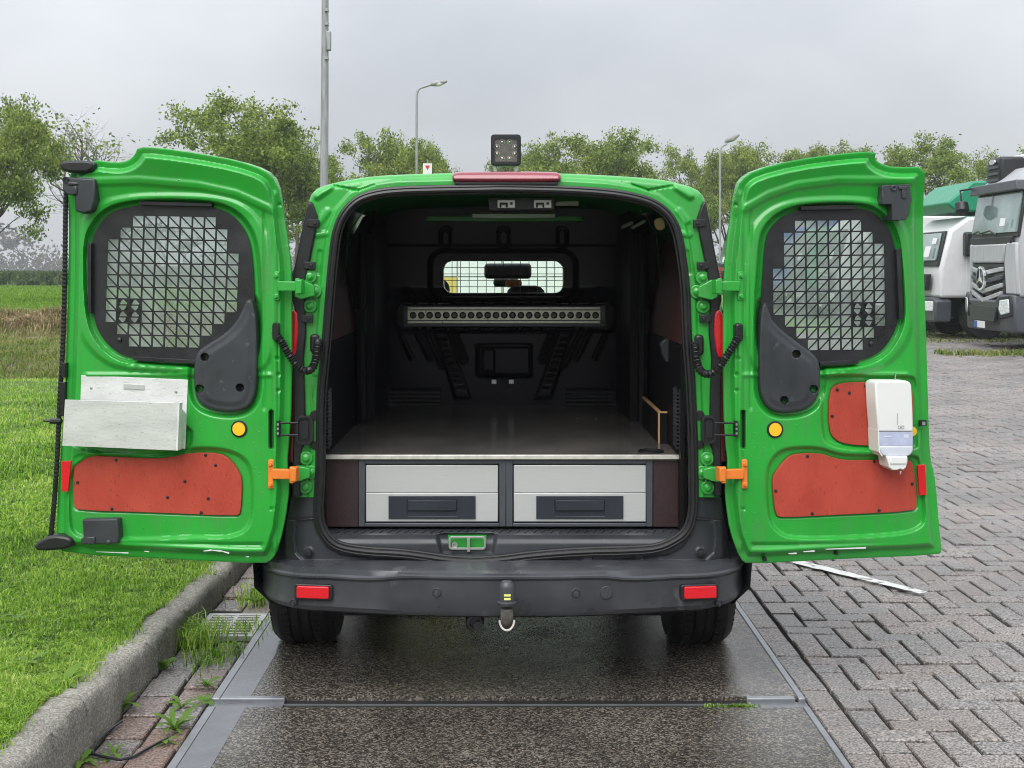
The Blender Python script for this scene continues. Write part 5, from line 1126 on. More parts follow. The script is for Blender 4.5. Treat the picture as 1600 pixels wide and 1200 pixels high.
# ---- bulkhead
WB = Flat(400, 6.6, 1100, 6.6)
bulk = chaikin([(556, 345), (600, 322), (700, 312), (870, 312), (980, 322), (1020, 345), (1030, 430), (1030, 650), (542, 650), (542, 430)], 1)
bwin = rrect(693, 408, 880, 458, 14)
def h_bulk(U, V):
    h = -.05 * np.clip((V - 400) / 250, 0, 1) * 0
    h = h - .05 * inside(383 - V, 4) * 1.0 + .03 * inside(np.maximum(np.abs(U - 785) - 205, np.abs(V - 560) - 100), 30)
    h = h + .12 * (640 - V) / 300
    h += .020 * inside(sdf(rrect(672, 392, 900, 467, 22), U, V), 8)
    for c in (696, 787, 879): h -= .02 * inside(capsule(U, V, c, 363, c, 378, 9), 4); h += .016 * inside(capsule(U, V, c, 366, c, 378, 6), 3)
    h += .018 * inside(sdf(rrect(616, 470, 964, 518, 16), U, V), 6)
    for m_ in (0, 1):
        X = U if not m_ else 2 * 786 - U
        h += .014 * inside(sdf([(676, 512), (696, 512), (735, 622), (712, 622)], X, V), 4)
        for k in range(9): h -= .010 * inside(capsule(X, V, 686 + k * 3.7, 530 + k * 9.5, 694 + k * 3.7, 530 + k * 9.5, 1.6), 2.5)
        h += .016 * inside(capsule(X, V, 711, 526, 725, 562, 5.5), 4); h -= .016 * inside(capsule(X, V, 712, 529, 724, 560, 2.2), 3)
        for a, b, c, d in ((650, 516, 672, 562), (664, 516, 690, 572), (628, 526, 644, 560)): h += .013 * inside(capsule(X, V, a, b, c, d, 3), 4)
        h += .012 * inside(capsule(X, V, 636, 455, 648, 468, 5), 4); h += .012 * inside(capsule(X, V, 665, 458, 680, 478, 3), 4)
    h += .02 * inside(sdf(rrect(744, 538, 831, 588, 5), U, V), 4); h -= .016 * inside(sdf(rrect(748, 542, 827, 584, 4), U, V), 3); h += .014 * inside(sdf(rrect(754, 547, 773, 580, 3), U, V), 3)
    for k in range(24): h += .006 * inside(np.maximum(np.abs(U - (700 + k * 7.5)) - 2.5, np.minimum(np.abs(V - 471) - 3, np.abs(V - 514) - 3)), 1.5)
    return h
bk = relief('bulkhead', WB, bulk, [bwin], h_bulk, 1.6, .03, M['bulk'], van, back=False)
mb = MB()
for k in range(1, 14): u = 693 + 187 * k / 14; mb.tube([WB(u, 406, .10), WB(u, 460, .082)], .0022, 4)
for k in range(1, 5): q = 408 + 50 * k / 5; mb.tube([WB(691, q, .10 - (q - 408) * .0004), WB(882, q, .10 - (q - 408) * .0004)], .0022, 4)
mb.obj('window_mesh', M['rubber'], bk)
for a in (648, 925):
    for k in range(4): MB().tube([WB(a - 40, 613 + k * 6.3, .03), WB(a + 40, 613 + k * 6.3, .03)], .0055, 8).obj('vent_bar', M['ventbar'], bk, smooth=True)
for a in (772, 799): MB().prism([(a - 4, 593), (a + 4, 593), (a + 4, 600), (a - 4, 600)], WB, .01, .045).obj('clip', M['zinc'], bk, bevel=.002)
# light bar on the bulkhead
WLB = Flat(400, 6.5, 1100, 6.5)
lb = MB().prism(rrect(630, 477, 947, 511, 2), WLB, -.06, .0).obj('light_bar', M['alud'], van, bevel=.004)
MB().prism([(637, 479.5), (938, 479.5), (938, 484), (637, 484)], WLB, 0, .014).prism([(637, 501), (938, 501), (938, 505.5), (637, 505.5)], WLB, 0, .014).obj('rail', M['ledface'], lb, bevel=.002)
MB().prism([(637, 485), (938, 485), (938, 500), (637, 500)], WLB, 0, .003).obj('reflector', M['ledface'], lb)
for k in range(23):
    u = 645.5 + k * 12.95; MB().lathe([(.0165, 0), (.0165, .003), (.012, .004), (.009, .0015), (.001, .0015)], WLB(u, 492.5, .0032), (0, -1, 0), 14).obj('led', M['leddot'], lb, smooth=True)
for (a, b) in ((633.5, 482), (633.5, 504), (942, 482), (942, 504)): MB().lathe([(.006, 0), (.006, .006), (.001, .006)], WLB(a, b, 0), (0, -1, 0), 8).obj('screw', M['black'], lb)
# cab behind: seats, mirror, jacket
for sx_, hz_ in ((-.37, 1.42), (.12, 1.385)):
    st = MB().box((sx_ - .22, 7.0, .5), (sx_ + .22, 7.14, 1.20)).obj('cab_seat', M['seat'], van, bevel=.05, seg=3); MB().box((sx_ - .10, 7.0, 1.18), (sx_ + .10, 7.1, hz_)).obj('headrest', M['seat'], st, bevel=.05, seg=3)
MB().box((-.10, 7.55, 1.415), (.16, 7.62, 1.50)).box((-.05, 7.52, 1.37), (.09, 7.6, 1.42)).obj('mirror_console', M['black'], van, bevel=.02)
MB().box((.015, 7.02, 1.375), (.10, 7.12, 1.415)).obj('orange_cloth', M['jacket'], van, bevel=.015)
MB().box((-.70, 7.75, .7), (.70, 8.25, 1.18)).obj('dashboard', M['board'], van, bevel=.08, seg=3)
# ---- load floor, front edge, wooden corner box
zf = .816
MB().add([(-.62, 4.845, zf), (.62, 4.845, zf), (.62, 5.87, zf), (.545, 5.87, zf), (.545, 6.62, zf), (-.545, 6.62, zf), (-.545, 5.87, zf), (-.62, 5.87, zf)] + [(a, b, zf - .02) for a, b in ((-.62, 4.845), (.62, 4.845), (.62, 5.87), (.545, 5.87), (.545, 6.62), (-.545, 6.62), (-.545, 5.87), (-.62, 5.87))], [tuple(range(8)), tuple(range(15, 7, -1))] + [((i + 1) % 8, i, i + 8, (i + 1) % 8 + 8) for i in range(8)]).obj('load_floor', M['floor'], van)
MB().box((-.622, 4.830, zf - .013), (.622, 4.8445, zf + .003)).obj('floor_edge_strip', M['steelw'], van, bevel=.002)
MB().lathe([(.047, 0), (.047, .006), (.038, .008), (.038, .0015), (.001, .0015)], (.531, 4.93, zf + .0005), (0, 0, 1), 28).obj('floor_ring', M['rubber'], van, smooth=True)
mb = MB(); mb.box((.585, 5.16, zf), (.597, 5.75, zf + .115)); mb.box((.597, 5.16, zf), (.618, 5.172, zf + .115)); cb = mb.obj('corner_box', M['board'], van)
MB().box((.583, 5.155, zf + .001), (.590, 5.1595, zf + .117)).box((.583, 5.155, zf + .1155), (.618, 5.172, zf + .121)).box((.583, 5.172, zf + .1155), (.597, 5.76, zf + .121)).obj('box_edge', M['wood'], cb)
# ---- sill step
mb = MB(); mb.box((-.625, 4.776, .50), (.625, 5.36, .553)); stp = mb.obj('sill_step', M['trim'], van, bevel=.006)
for k in range(40):
    if 13 < k < 19: pass
    x = -.58 + k * .0298; MB().add([(x, 4.785, .5535), (x + .004, 4.785, .5535), (x + .016, 4.838, .5535), (x + .012, 4.838, .5535), (x, 4.785, .557), (x + .004, 4.785, .557), (x + .016, 4.838, .557), (x + .012, 4.838, .557)], [(4, 5, 6, 7), (0, 1, 5, 4), (1, 2, 6, 5), (2, 3, 7, 6), (3, 0, 4, 7)]).obj('tread_rib', M['trim'], stp)
WS = Flat(400, 4.735, 1100, 4.735)
def h_face(U, V):
    h = np.zeros(U.shape); h -= .022 * inside(sdf([(682, 832), (776, 832), (770, 866), (690, 866)], U, V), 8); h += .008 * inside(846 - V, 10)
    return h
relief('sill_face', WS, [(512, 836), (680, 836), (690, 833), (770, 833), (782, 836), (1066, 836), (1068, 845), (1050, 858), (1000, 864), (900, 866), (820, 873), (740, 879), (670, 872), (620, 867), (540, 862), (520, 850)], [rrect(702, 839, 758, 858, 4)], h_face, 1.5, .03, M['trim'], van, back=False)
lt = MB().prism(rrect(701, 838, 759, 859, 5), WS, -.002, .006, [rrect(704, 841, 756, 856, 3)]).obj('latch_surround', M['zinc'], van, bevel=.002)
MB().prism([(700, 836), (760, 836), (760, 862), (700, 862)], WS, -.03, -.016).obj('latch_pocket', M['paint'], lt); MB().prism([(730, 841), (734, 841), (734, 862), (730, 862)], WS, -.03, .01).lathe([(.010, 0), (.010, .03), (.006, .03), (.006, .02), (.001, .02)], WS(711, 849, -.03), (0, -1, 0), 14).obj('latch_striker', M['zinc'], lt, smooth=True)
# ---- drawer cabinet under the floor
WD = Flat(400, 4.85, 1100, 4.85)
dc = empty('drawer_cabinet', (0, 5.2, .555), 'grey framed cabinet with two pale aluminium drawers under the load floor of the van', 'drawer cabinet')
mb = MB(); fz = lambda a, b, c, d: mb.prism([(a, b), (c, b), (c, d), (a, d)], WD, -.5, .006)
for r_ in ((560, 716, 570, 823), (780, 716, 790.3, 823), (790.7, 716, 801, 823), (1010, 716, 1020, 823)): fz(*r_)
for r_ in ((570, 716, 780, 725), (801, 716, 1010, 725), (570, 817.5, 780, 823), (801, 817.5, 1010, 823)): fz(*r_)
mb.obj('frame', M['alud'], dc, bevel=.002)
for x0, hx in ((571.5, 607), (802.5, 838)):
    d = MB().prism([(x0, 726.5), (x0 + 207, 726.5), (x0 + 207, 815.5), (x0, 815.5)], WD, -.45, -.004).obj('drawer', M['alu'], dc, bevel=.001)
    MB().prism([(x0 + .5, 727), (x0 + 206.5, 727), (x0 + 206.5, 769.4), (x0 + .5, 769.4)], WD, -.004, .003).obj('upper_front', M['alu'], d, bevel=.0015)
    MB().prism([(x0 + .5, 770.2), (x0 + 206.5, 770.2), (x0 + 206.5, 815), (x0 + .5, 815)], WD, -.004, .005).obj('lower_front', M['alu'], d, bevel=.0015)
    MB().prism([(hx, 775), (hx + 136, 775), (hx + 136, 811), (hx, 811)], WD, .0, .011, [[(hx + 29, 781), (hx + 107, 781), (hx + 107, 807), (hx + 29, 807)]]).prism([(hx + 28, 780), (hx + 108, 780), (hx + 108, 808), (hx + 28, 808)], WD, .0, .0075).prism([(hx + 30, 782), (hx + 106, 782), (hx + 106, 798), (hx + 30, 798)], WD, .003, .016).obj('handle', mat('dark_blue_grey_handle', (.022, .026, .036), .35, var=.15), d, bevel=.0015)
for x0, x1 in ((507, 559.5), (1020.5, 1074)): MB().prism([(x0, 716), (x1, 716), (x1, 823), (x0, 823)], WD, -.5, .0).obj('side_panel', M['phen'], dc, bevel=.001)

# ================================================================== REAR DOORS
def affine_cells(rows, org, du, dv, cell):
    out = []
    for r_, cols in rows:
        for c in cols: out.append((org[0] + du[0] * c + dv[0] * r_, org[1] + du[1] * c + dv[1] * r_, r_, c))
    return out
def make_door(side):
    L_ = side == 'L'
    W = Flat(440, 4.665, 90, 4.80) if L_ else Flat(1145, 4.665, 1465, 4.80)
    if L_:
        out = [(104, 268), (143, 249), (184, 254), (200, 251), (210, 243), (216, 229), (250, 230.5), (310, 239), (370, 250), (412, 264), (431, 281), (441, 320), (450, 375), (455, 412), (455.5, 470), (455.5, 630), (450, 700), (448, 722), (452, 762), (447, 800), (442, 828), (434, 858), (426, 874), (412, 881), (280, 874), (100, 865), (89, 850), (90, 780), (94, 720), (101, 630), (104, 545), (107, 440), (108, 335)]
        win = [(217, 320), (275, 319), (331, 322), (364, 336), (385, 362), (394, 395), (398, 470), (398, 540), (380, 566), (310, 567), (208, 560), (184, 552), (160, 530), (146, 500), (141, 440), (141, 385), (150, 356), (174, 330)]
        cover = [(384, 469), (392, 467), (398, 480), (402, 510), (402, 600), (396, 627), (384, 640), (362, 645), (334, 642), (313, 633), (304, 615), (303, 575), (306, 552), (319, 541), (355, 519), (373, 497), (381, 478)]
        holes3 = [(320, 558), (312, 607.5), (375, 606)]
        ply = [[(115, 718), (124, 711.5), (220, 716), (256, 716.5), (298, 707), (343, 708), (360, 718), (376, 742), (378, 756), (376, 802), (368, 806.5), (240, 801), (121, 797.5), (114.5, 790)]]
        screws = [[(181.5, 718.5), (321.5, 711), (121.5, 754), (175, 795), (314.5, 801), (289, 752), (262, 777), (325.5, 779), (337, 727)]]
        rec = [[(104, 640), (300, 655), (300, 706), (255, 712), (104, 706)], [(108, 709), (250, 711), (296, 700), (350, 701), (385, 716), (395, 745), (394, 812), (381, 832), (352, 840), (300, 838), (240, 842), (150, 840), (118, 838), (108, 815)]]
        refl = [(95.5, 721), (111, 720), (106, 768), (95.5, 768)]; yel = (374, 670); slot = (424, 670)
        arms = (431, 447), (423, 742); org, du, dv, rows = (166.5, 375.5), (18.85, .35), (-.65, 18.75), [(0, range(2, 9)), (1, range(1, 10)), (2, range(0, 10)), (3, range(0, 11)), (4, range(0, 11)), (5, range(0, 11)), (6, range(0, 11)), (7, [0] + list(range(3, 11))), (8, [0] + list(range(3, 10))), (9, range(1, 9)), (10, range(2, 8))]
        org = (177.8, 344.8); spec = [(7, 1), (7, 2), (8, 1), (8, 2)]
        lab = 'left hand rear door with document tray side and rubber edge'
    else:
        out = [(1150, 299), (1158, 280), (1180, 265), (1240, 249.5), (1318, 239), (1370, 236), (1366, 248), (1378, 257), (1399, 261.5), (1447, 260), (1443, 300), (1442, 380), (1448, 557), (1450, 630), (1453, 717), (1459, 735), (1463, 768), (1469, 840), (1472, 860), (1467, 867), (1300, 874), (1168, 881.5), (1157, 874), (1141, 831), (1135, 790), (1133, 762), (1138, 726), (1134, 690), (1131, 640), (1130.5, 570), (1130.5, 430), (1139, 350)]
        win = [(1252, 327), (1300, 324), (1340, 325), (1362, 330), (1384, 348), (1396, 372), (1400, 400), (1405, 470), (1404, 500), (1396, 524), (1376, 551), (1342, 565), (1282, 570), (1210, 568), (1190, 540), (1189, 470), (1191, 440), (1195, 380), (1202, 358), (1222, 338)]
        cover = [(1190, 476), (1197, 471), (1202, 488), (1211, 507), (1246, 535), (1270, 552), (1280, 564), (1282, 590), (1280, 614), (1270, 633), (1252, 643), (1222, 646), (1203, 641), (1190, 624), (1186, 598), (1186, 520)]
        holes3 = [(1244.5, 553.5), (1271.5, 608), (1225.5, 625.5)]
        ply = [[(1296, 612), (1309, 599), (1340, 597), (1416, 597), (1425, 601), (1428, 640), (1424, 688), (1416, 698), (1370, 697), (1324, 695), (1304, 687), (1295, 670)],
               [(1207, 746), (1216, 732), (1231, 714), (1244, 709), (1282, 708), (1306, 717), (1330, 720), (1418, 717), (1428, 725), (1434, 790), (1427, 799), (1300, 805), (1222, 809), (1212, 805), (1208, 770)]]
        screws = [[(1352, 603), (1300, 650), (1358, 691), (1308, 609), (1327, 614)], [(1261.5, 713), (1366, 721), (1212, 767), (1269, 802.5), (1373.5, 797.5), (1425, 756)]]
        rec = [[(1284, 592), (1300, 586), (1420, 586), (1434, 596), (1437, 690), (1428, 704), (1330, 702), (1296, 695), (1284, 680)], [(1197, 740), (1206, 716), (1226, 700), (1280, 699), (1306, 709), (1334, 712), (1428, 710), (1440, 722), (1446, 810), (1436, 826), (1400, 836), (1240, 843), (1212, 830), (1200, 806)]]
        refl = [(1434, 727), (1446, 726), (1448, 773), (1437, 774)]; yel = (1210.5, 671); slot = (1161, 672)
        org, du, dv, rows = (1214.6, 353.6), (17.68, -.2), (.25, 18.6), [(0, range(2, 8)), (1, range(1, 9)), (2, range(1, 10)), (3, range(1, 10)), (4, range(0, 10)), (5, range(0, 10)), (6, range(0, 10)), (7, list(range(0, 7)) + [9]), (8, list(range(1, 7)) + [9]), (9, range(2, 9)), (10, range(3, 8))]
        spec = [(7, 7), (7, 8), (8, 7), (8, 8)]
        lab = 'right hand rear door with the soap dispenser'
    outl = chaikin(out, 1); win = chaikin(win, 2); cov = chaikin(cover, 2)
    hinge_u = 455 if L_ else 1131
    sgn = 1 if L_ else -1
    c = win.mean(0); win_hole = c + (win - c) * .93
    # structural relief
    win_out = c + (win - c) * np.array([1.075, 1.055]); win_far = c + (win - c) * np.array([1.22, 1.14])
    recs_ = [chaikin(r_, 2) for r_ in rec]; plys = [chaikin(r_, 1) for r_ in ply]
    def hf(U, V):
        d = sdf(outl, U, V); h = .030 * inside(d + 14, 9)                      # inner panel stands proud of the outer flange
        h += .062 * (np.clip(342 - V, 0, 200) / 105) ** 1.4
        h += .010 * inside(sdf(win_far, U, V), 9) * inside(d + 22, 6)            # swollen frame round the window
        h -= .034 * inside(sdf(win_out, U, V), 7)
        for r_ in recs_: h -= .018 * inside(sdf(r_, U, V), 7)
        for p_ in plys: h -= .004 * inside(sdf(p_, U, V) - 2, 3)
        h -= .020 * inside(sdf(cov, U, V) - 7, 9) * inside(d + 20, 8)
        # ribs of the pressing
        ed = (hinge_u - U) * sgn
        h += .008 * inside(np.abs(ed - 26) - 3.5, 5) * inside(300 - V, 12) * inside(V - 860, 12); h -= .006 * inside(np.abs(ed - 42) - 2, 5) * inside(330 - V, 10) * inside(V - 640, 10)
        top = np.interp(U, [110, 217, 310, 370, 430], [285, 282, 290, 303, 330]) if L_ else np.interp(U, [1165, 1200, 1245, 1310, 1440], [325, 305, 290, 282, 283])
        h += .006 * inside(np.abs(V - top) - 6, 8) * inside(d + 14, 5); h -= .008 * inside(top - 16 - V, 8) * 0
        h += .006 * inside(np.abs(V - 586) - 3, 6) * inside(d + 30, 8); h -= .010 * inside(np.abs(V - 854) - 5, 7) * inside(d + 24, 8)
        # slot for the check strap
        h -= .030 * inside(capsule(U, V, slot[0], 644, slot[0], 698, 3.0), 2.5)
        # small pressed dimples
        for k, (a, b) in enumerate(((20, 585), (20, 610), (18, 300 + 20), (30, 795), (22, 560))): h -= .006 * inside(np.hypot(ed - a, V - b) - 3, 3)
        for k in range(5): h += .003 * inside(np.hypot(U - (205 + 17 * k if L_ else 1265 + 15 * k), V - 577) - 5, 5)
        return h
    door = relief('rear_door', W, outl, [win_hole], hf, 1.5, .012, M['paint'], van, edge=.004, edge_px=7, back=False)
    door['label'] = lab
    MB().prism(outl, W, -.016, -.0125, [win_hole]).obj('outer_skin', M['paint'], door)
    sh = .004                                                          # level of the window recess
    # ---- glass and steel cage
    MB().prism(win, W, -.012, -.006).obj('window_glass', M['glass'], door)
    cw = 15.6; half_ = cw / 2
    cells = affine_cells(rows, org, du, dv, cw)
    occ = {(r_, c) for _, _, r_, c in cells} | set(spec)
    # stair-step outline of all cells -> one hole in the plate, then bars
    def corner(r_, c): return (org[0] + du[0] * (c - .5) + dv[0] * (r_ - .5), org[1] + du[1] * (c - .5) + dv[1] * (r_ - .5))
    edges_ = {}
    for r_, c in occ:
        for (dr, dc_, a, b) in ((-1, 0, (r_, c), (r_, c + 1)), (0, 1, (r_, c + 1), (r_ + 1, c + 1)), (1, 0, (r_ + 1, c + 1), (r_ + 1, c)), (0, -1, (r_ + 1, c), (r_, c))):
            if (r_ + dr, c + dc_) not in occ: edges_[a] = b
    st0 = next(iter(edges_)); loop = [st0]; k = edges_[st0]
    while k != st0: loop.append(k); k = edges_[k]
    hole = [corner(a, b) for a, b in loop]
    mb = MB(); h0, h1 = .012, .016
    mb.prism(win, W, h0, h1, [hole])
    def quad(pts, a=h0, b=h1): mb.prism(pts, W, a, b)
    e_ = 1.55
    def cpt(u, v, a, b): return (u + du[0] / 18 * a * 1.0 + dv[0] / 18 * b, v + du[1] / 18 * a + dv[1] / 18 * b)
    for (r_, c) in occ:
        u, v = org[0] + du[0] * c + dv[0] * r_, org[1] + du[1] * c + dv[1] * r_
        g, i_ = 9.35, 9.35 - e_ * .95
        q = lambda a, b: cpt(u, v, a, b)
        quad([q(-g, -g), q(g, -g), q(g, -i_), q(-g, -i_)]); quad([q(-g, i_), q(g, i_), q(g, g), q(-g, g)]); quad([q(-g, -i_), q(-i_, -i_), q(-i_, i_), q(-g, i_)]); quad([q(i_, -i_), q(g, -i_), q(g, i_), q(i_, i_)])
        t = 1.35
        if (r_, c) in spec:
            quad([q(-i_, -1), q(i_, -1), q(i_, 1), q(-i_, 1)])
            for a, b in ((-1, -1), (1, -1), (1, 1), (-1, 1)): quad([q(a * i_, b * i_), q(a * 1, b * i_), q(a * i_, b * 1)])
            quad([q(-i_, -i_), q(-i_ + 5, -i_), q(-i_, i_)]); quad([q(i_, i_), q(i_ - 5, i_), q(i_, -i_)])
        elif L_: quad([q(-i_, -i_), q(-i_ + t, -i_), q(i_, i_ - t), q(i_, i_), q(i_ - t, i_), q(-i_, -i_ + t)])
        else: quad([q(i_, -i_), q(i_, -i_ + t), q(-i_ + t, i_), q(-i_, i_), q(-i_, i_ - t), q(i_ - t, -i_)])
    mb.obj('window_grille', M['cage'], door)
    # cage flanges
    fl = [[(217, 314), (331, 318), (331, 323), (217, 320)], [(137, 380), (142, 380), (142, 490), (137, 488)], [(208, 557), (310, 563), (310, 569), (208, 563)]] if L_ else [[(1252, 322), (1338, 320), (1338, 327), (1252, 328)], [(1401, 390), (1408, 388), (1412, 498), (1405, 498)], [(1282, 566), (1342, 562), (1342, 568), (1282, 572)]]
    for p_ in fl: MB().prism(p_, W, .0, .036).obj('grille_flange', M['cage'], door, bevel=.001)
    MB().lathe([(.009, 0), (.008, .006), (.002, .009)], W(*((187, 531) if L_ else (1361, 537)), .016), (W.n[0], W.n[1], 0), 12).obj('grille_bolt', M['cage'], door, smooth=True)
    # black cover over the latch
    def hcov(U, V):
        h = np.full(U.shape, .040) + .004 * inside(sdf(cov, U, V) + 12, 10)
        for a, b in holes3: h -= .034 * inside(np.hypot(U - a, V - b) - 5.6, 2)
        return h
    cv = relief('latch_cover', W, cov, [], hcov, 1.4, .0, M['trim'], door, edge=.010, edge_px=5, back=False)
    for a, b in holes3: MB().prism(circ(a, b, 4.6, 14), W, .004, .0075).obj('cover_hole', M['black'], cv)
    # plywood panels
    for p_, sc_ in zip(plys, screws):
        q = MB().prism(p_, W, .004, .0185 if L_ or len(plys) == 1 else .0185).obj('plywood_panel', M['ply'], door, bevel=.0015)
        for a, b in sc_: MB().lathe([(.0058, 0), (.0050, .003), (.001, .004)], W(a, b, .0180), (W.n[0], W.n[1], 0), 10).obj('screw', M['black'], q, smooth=True)
    # yellow plug in a black ring, reflector, slot liner
    nrm = (W.n[0], W.n[1], 0)
    MB().lathe([(.029, 0), (.029, .004), (.024, .005)], W(*yel, .029), nrm, 28).obj('plug_ring', M['black'], door, smooth=True); MB().lathe([(.0225, 0), (.0225, .0065), (.001, .007)], W(*yel, .029), nrm, 28).obj('plug', M['yellow'], door, smooth=True)
    MB().prism(refl, W, .024, .034).obj('reflector', M['red'], door, bevel=.001)
    MB().prism(rrect(slot[0] - 3.5, 640, slot[0] + 3.5, 702, 3.4), W, -.01, .006).obj('slot_liner', M['black'], door)
    # door side hinges
    for v0, m_, vu in ((447, M['paint'], 0), (741, M['orange'], 1)):
        a = (427 if v0 < 600 else 418.5) if L_ else (1162.5 if v0 < 600 else 1168.5); s = 1 if L_ else -1; hh_ = 23
        mb = MB(); mb.prism(rrect(min(a, a + s * 9), v0 - hh_, max(a, a + s * 9), v0 + hh_, 3), W, .02, .042); mb.prism([(a + s * 6, v0 - 8), (a + s * 36, v0 - 7), (a + s * 36, v0 + 8), (a + s * 6, v0 + 8)], W, .030, .050); mb.prism([(a + s * 34, v0 - 10), (a + s * 44, v0 - 10), (a + s * 44, v0 + 12), (a + s * 34, v0 + 12)], W, .022, .062)
        mb.tube([W(a + s * 38, v0 - 12, .052), W(a + s * 38, v0 + 14, .052)], .009, 10)
        hg = mb.obj('door_hinge', m_, door, bevel=.003)
        for dv_ in (-16, 16): MB().lathe([(.009, 0), (.009, .003), (.006, .004), (.006, .009), (.001, .009)], W(a + s * 4.5, v0 + dv_, .042), nrm, 6).obj('bolt', m_, hg)
    # check strap rods
    x0, x1 = (434, 466) if L_ else (1151, 1116); mb = MB()
    for v_ in (661, 680): mb.tube([W(x0, v_, .045), W(x1, v_, .045)], .0036, 6)
    mb.prism([(x0 - 2, 658), (x0 + 2, 658), (x0 + 2, 683), (x0 - 2, 683)], W, .03, .052); mb.obj('check_strap', M['black'], door)
    for k in range(3): MB().prism([(x0 - 1.4, 661.5 + k * 7), (x0 + 1.4, 661.5 + k * 7), (x0 + 1.4, 665 + k * 7), (x0 - 1.4, 665 + k * 7)], W, .05, .0545).obj('roller', M['zinc'], door)
    # ribbed cable conduit to the body
    pts = [(430, 518), (440, 534), (453, 557), (468, 577), (482, 581), (489, 572), (491, 548), (491, 536)] if L_ else [(1155, 518), (1149, 534), (1139, 551), (1121, 579), (1107, 587), (1096, 581), (1092, 562), (1092, 540)]
    pp = chaikin(pts, 2, False); hgt = np.linspace(.035, .045, len(pp)); pw = np.array([W(a, b, h_) for (a, b), h_ in zip(pp, hgt)])
    pw[:, 1] = np.interp(np.linspace(0, 1, len(pw)), [0, .5, 1], [pw[0, 1], pw[0, 1] - .02, 4.70])
    seglen = np.concatenate([[0], np.cumsum(np.linalg.norm(np.diff(pw, axis=0), axis=1))]); K = 150; tt = np.linspace(0, seglen[-1], K); pr_ = np.stack([np.interp(tt, seglen, pw[:, i]) for i in range(3)], 1)
    MB().tube(pr_, [.0125 + .0025 * math.sin(i * 1.35) for i in range(K)], 10).obj('cable_conduit', M['rubber'], door, smooth=True)
    MB().prism(rrect(425, 504, 435, 532, 5) if L_ else rrect(1150, 505, 1162, 534, 5), W, .015, .050).obj('conduit_boot', M['rubber'], door, bevel=.006)
    MB().prism(rrect(484, 522, 498, 552, 6) if L_ else rrect(1086, 523, 1100, 556, 6), WF, .0, .030).obj('body_boot', M['rubber'], van, bevel=.008)
    return door, W
doorL, WLd = make_door('L'); doorR, WRd = make_door('R')
nL = (WLd.n[0], WLd.n[1], 0)
# ---- left door extras: rubber edge, caps, latch boxes, rod end
mb = MB(); edge = [(108, 296), (107, 335), (106, 440), (103, 545), (98, 620), (95, 700), (90, 780), (84, 838)]
ep = chaikin(edge, 2, False); seg = np.concatenate([[0], np.cumsum(np.linalg.norm(np.diff(ep, axis=0), axis=1))]); tt = np.linspace(0, seg[-1], 260); eu = np.interp(tt, seg, ep[:, 0]) - 3.0; ev = np.interp(tt, seg, ep[:, 1])
mb.tube(WLd(eu, ev, np.full(260, .008)), [.0085 + (.0016 if i % 3 == 0 else 0) for i in range(260)], 8); mb.obj('edge_seal', M['rubber'], doorL, smooth=True)
MB().prism(chaikin([(91, 256), (98, 251), (140, 250), (144, 256), (143, 269), (110, 270), (95, 266)], 1), WLd, -.02, .085).obj('edge_cap', M['black'], doorL, bevel=.01)
MB().prism(chaikin([(53, 852), (60, 845), (80, 836), (108, 839), (112, 846), (110, 858), (60, 862), (54, 858)], 1), WLd, -.02, .05).obj('edge_cap', M['black'], doorL, bevel=.012)
MB().prism([(97, 276), (148, 279), (148, 312), (143, 330), (130, 334), (117, 330), (116, 306), (104, 304), (97, 298)], WLd, .0, .078).prism([(104, 283), (122, 284), (122, 290), (104, 290)], WLd, .07, .083).prism([(112, 290), (120, 290), (120, 305), (112, 305)], WLd, .07, .085).obj('upper_latch', M['trim'], doorL, bevel=.006)
MB().lathe([(.011, 0), (.011, .004), (.006, .004), (.006, .001), (.001, .001)], WLd(103, 281, .078), nL, 14).obj('latch_roller', M['black'], doorL)
MB().prism([(128, 812), (183, 811), (185, 840), (184, 849), (126, 851), (125, 842), (130, 840)], WLd, .0, .050).prism([(134, 839), (148, 839), (148, 851), (134, 851)], WLd, .045, .058).lathe([(.010, 0), (.009, .008), (.001, .010)], WLd(170, 847, .05), nL, 14).obj('lower_latch', M['trim'], doorL, bevel=.005)
MB().tube([WLd(96, 658, .02), WLd(79, 658, .02)], .010, 10).tube([WLd(79, 658, .02), WLd(68, 657, .02)], .0045, 8).obj('door_pin', M['black'], doorL, smooth=True)
MB().prism([(95, 567), (102, 567), (102, 590), (95, 590)], WLd, -.01, .022).prism([(94, 597), (101, 597), (100, 650), (93, 650)], WLd, -.01, .018).obj('edge_rod', M['rubber'], doorL, bevel=.002)
nR = (WRd.n[0], WRd.n[1], 0)
MB().prism([(1378, 291), (1384, 289), (1422, 288), (1424, 312), (1420, 337), (1415, 344), (1394, 344), (1393, 319), (1378, 319)], WRd, .0, .078).prism([(1405, 291), (1417, 291), (1417, 296), (1405, 296)], WRd, .07, .084).prism([(1410, 296), (1416, 296), (1416, 310), (1410, 310)], WRd, .07, .084).lathe([(.010, 0), (.010, .006), (.005, .006), (.005, .002), (.001, .002)], WRd(1396, 294, .078), nR, 14).obj('upper_latch', M['trim'], doorR, bevel=.006)
MB().prism(rrect(1437, 656.5, 1448, 666, 1), WRd, .025, .034).obj('lock_opening', M['black'], doorR); MB().prism(rrect(1441, 659, 1446, 664.5, 1), WRd, .03, .037).obj('lock_catch', M['zinc'], doorR)
MB().lathe([(.017, 0), (.017, .004), (.001, .005)], WRd(1424.5, 674, .029), nR, 24).obj('plug', M['yellow'], doorR, smooth=True)
for (a, b) in ((1196, 874), (1308, 864)): MB().prism([(a - 2, b - 3), (a + 2, b - 3), (a + 2, b + 3), (a - 2, b + 3)], WRd, .0, .02).obj('drain_plug', M['rubber'], doorR)

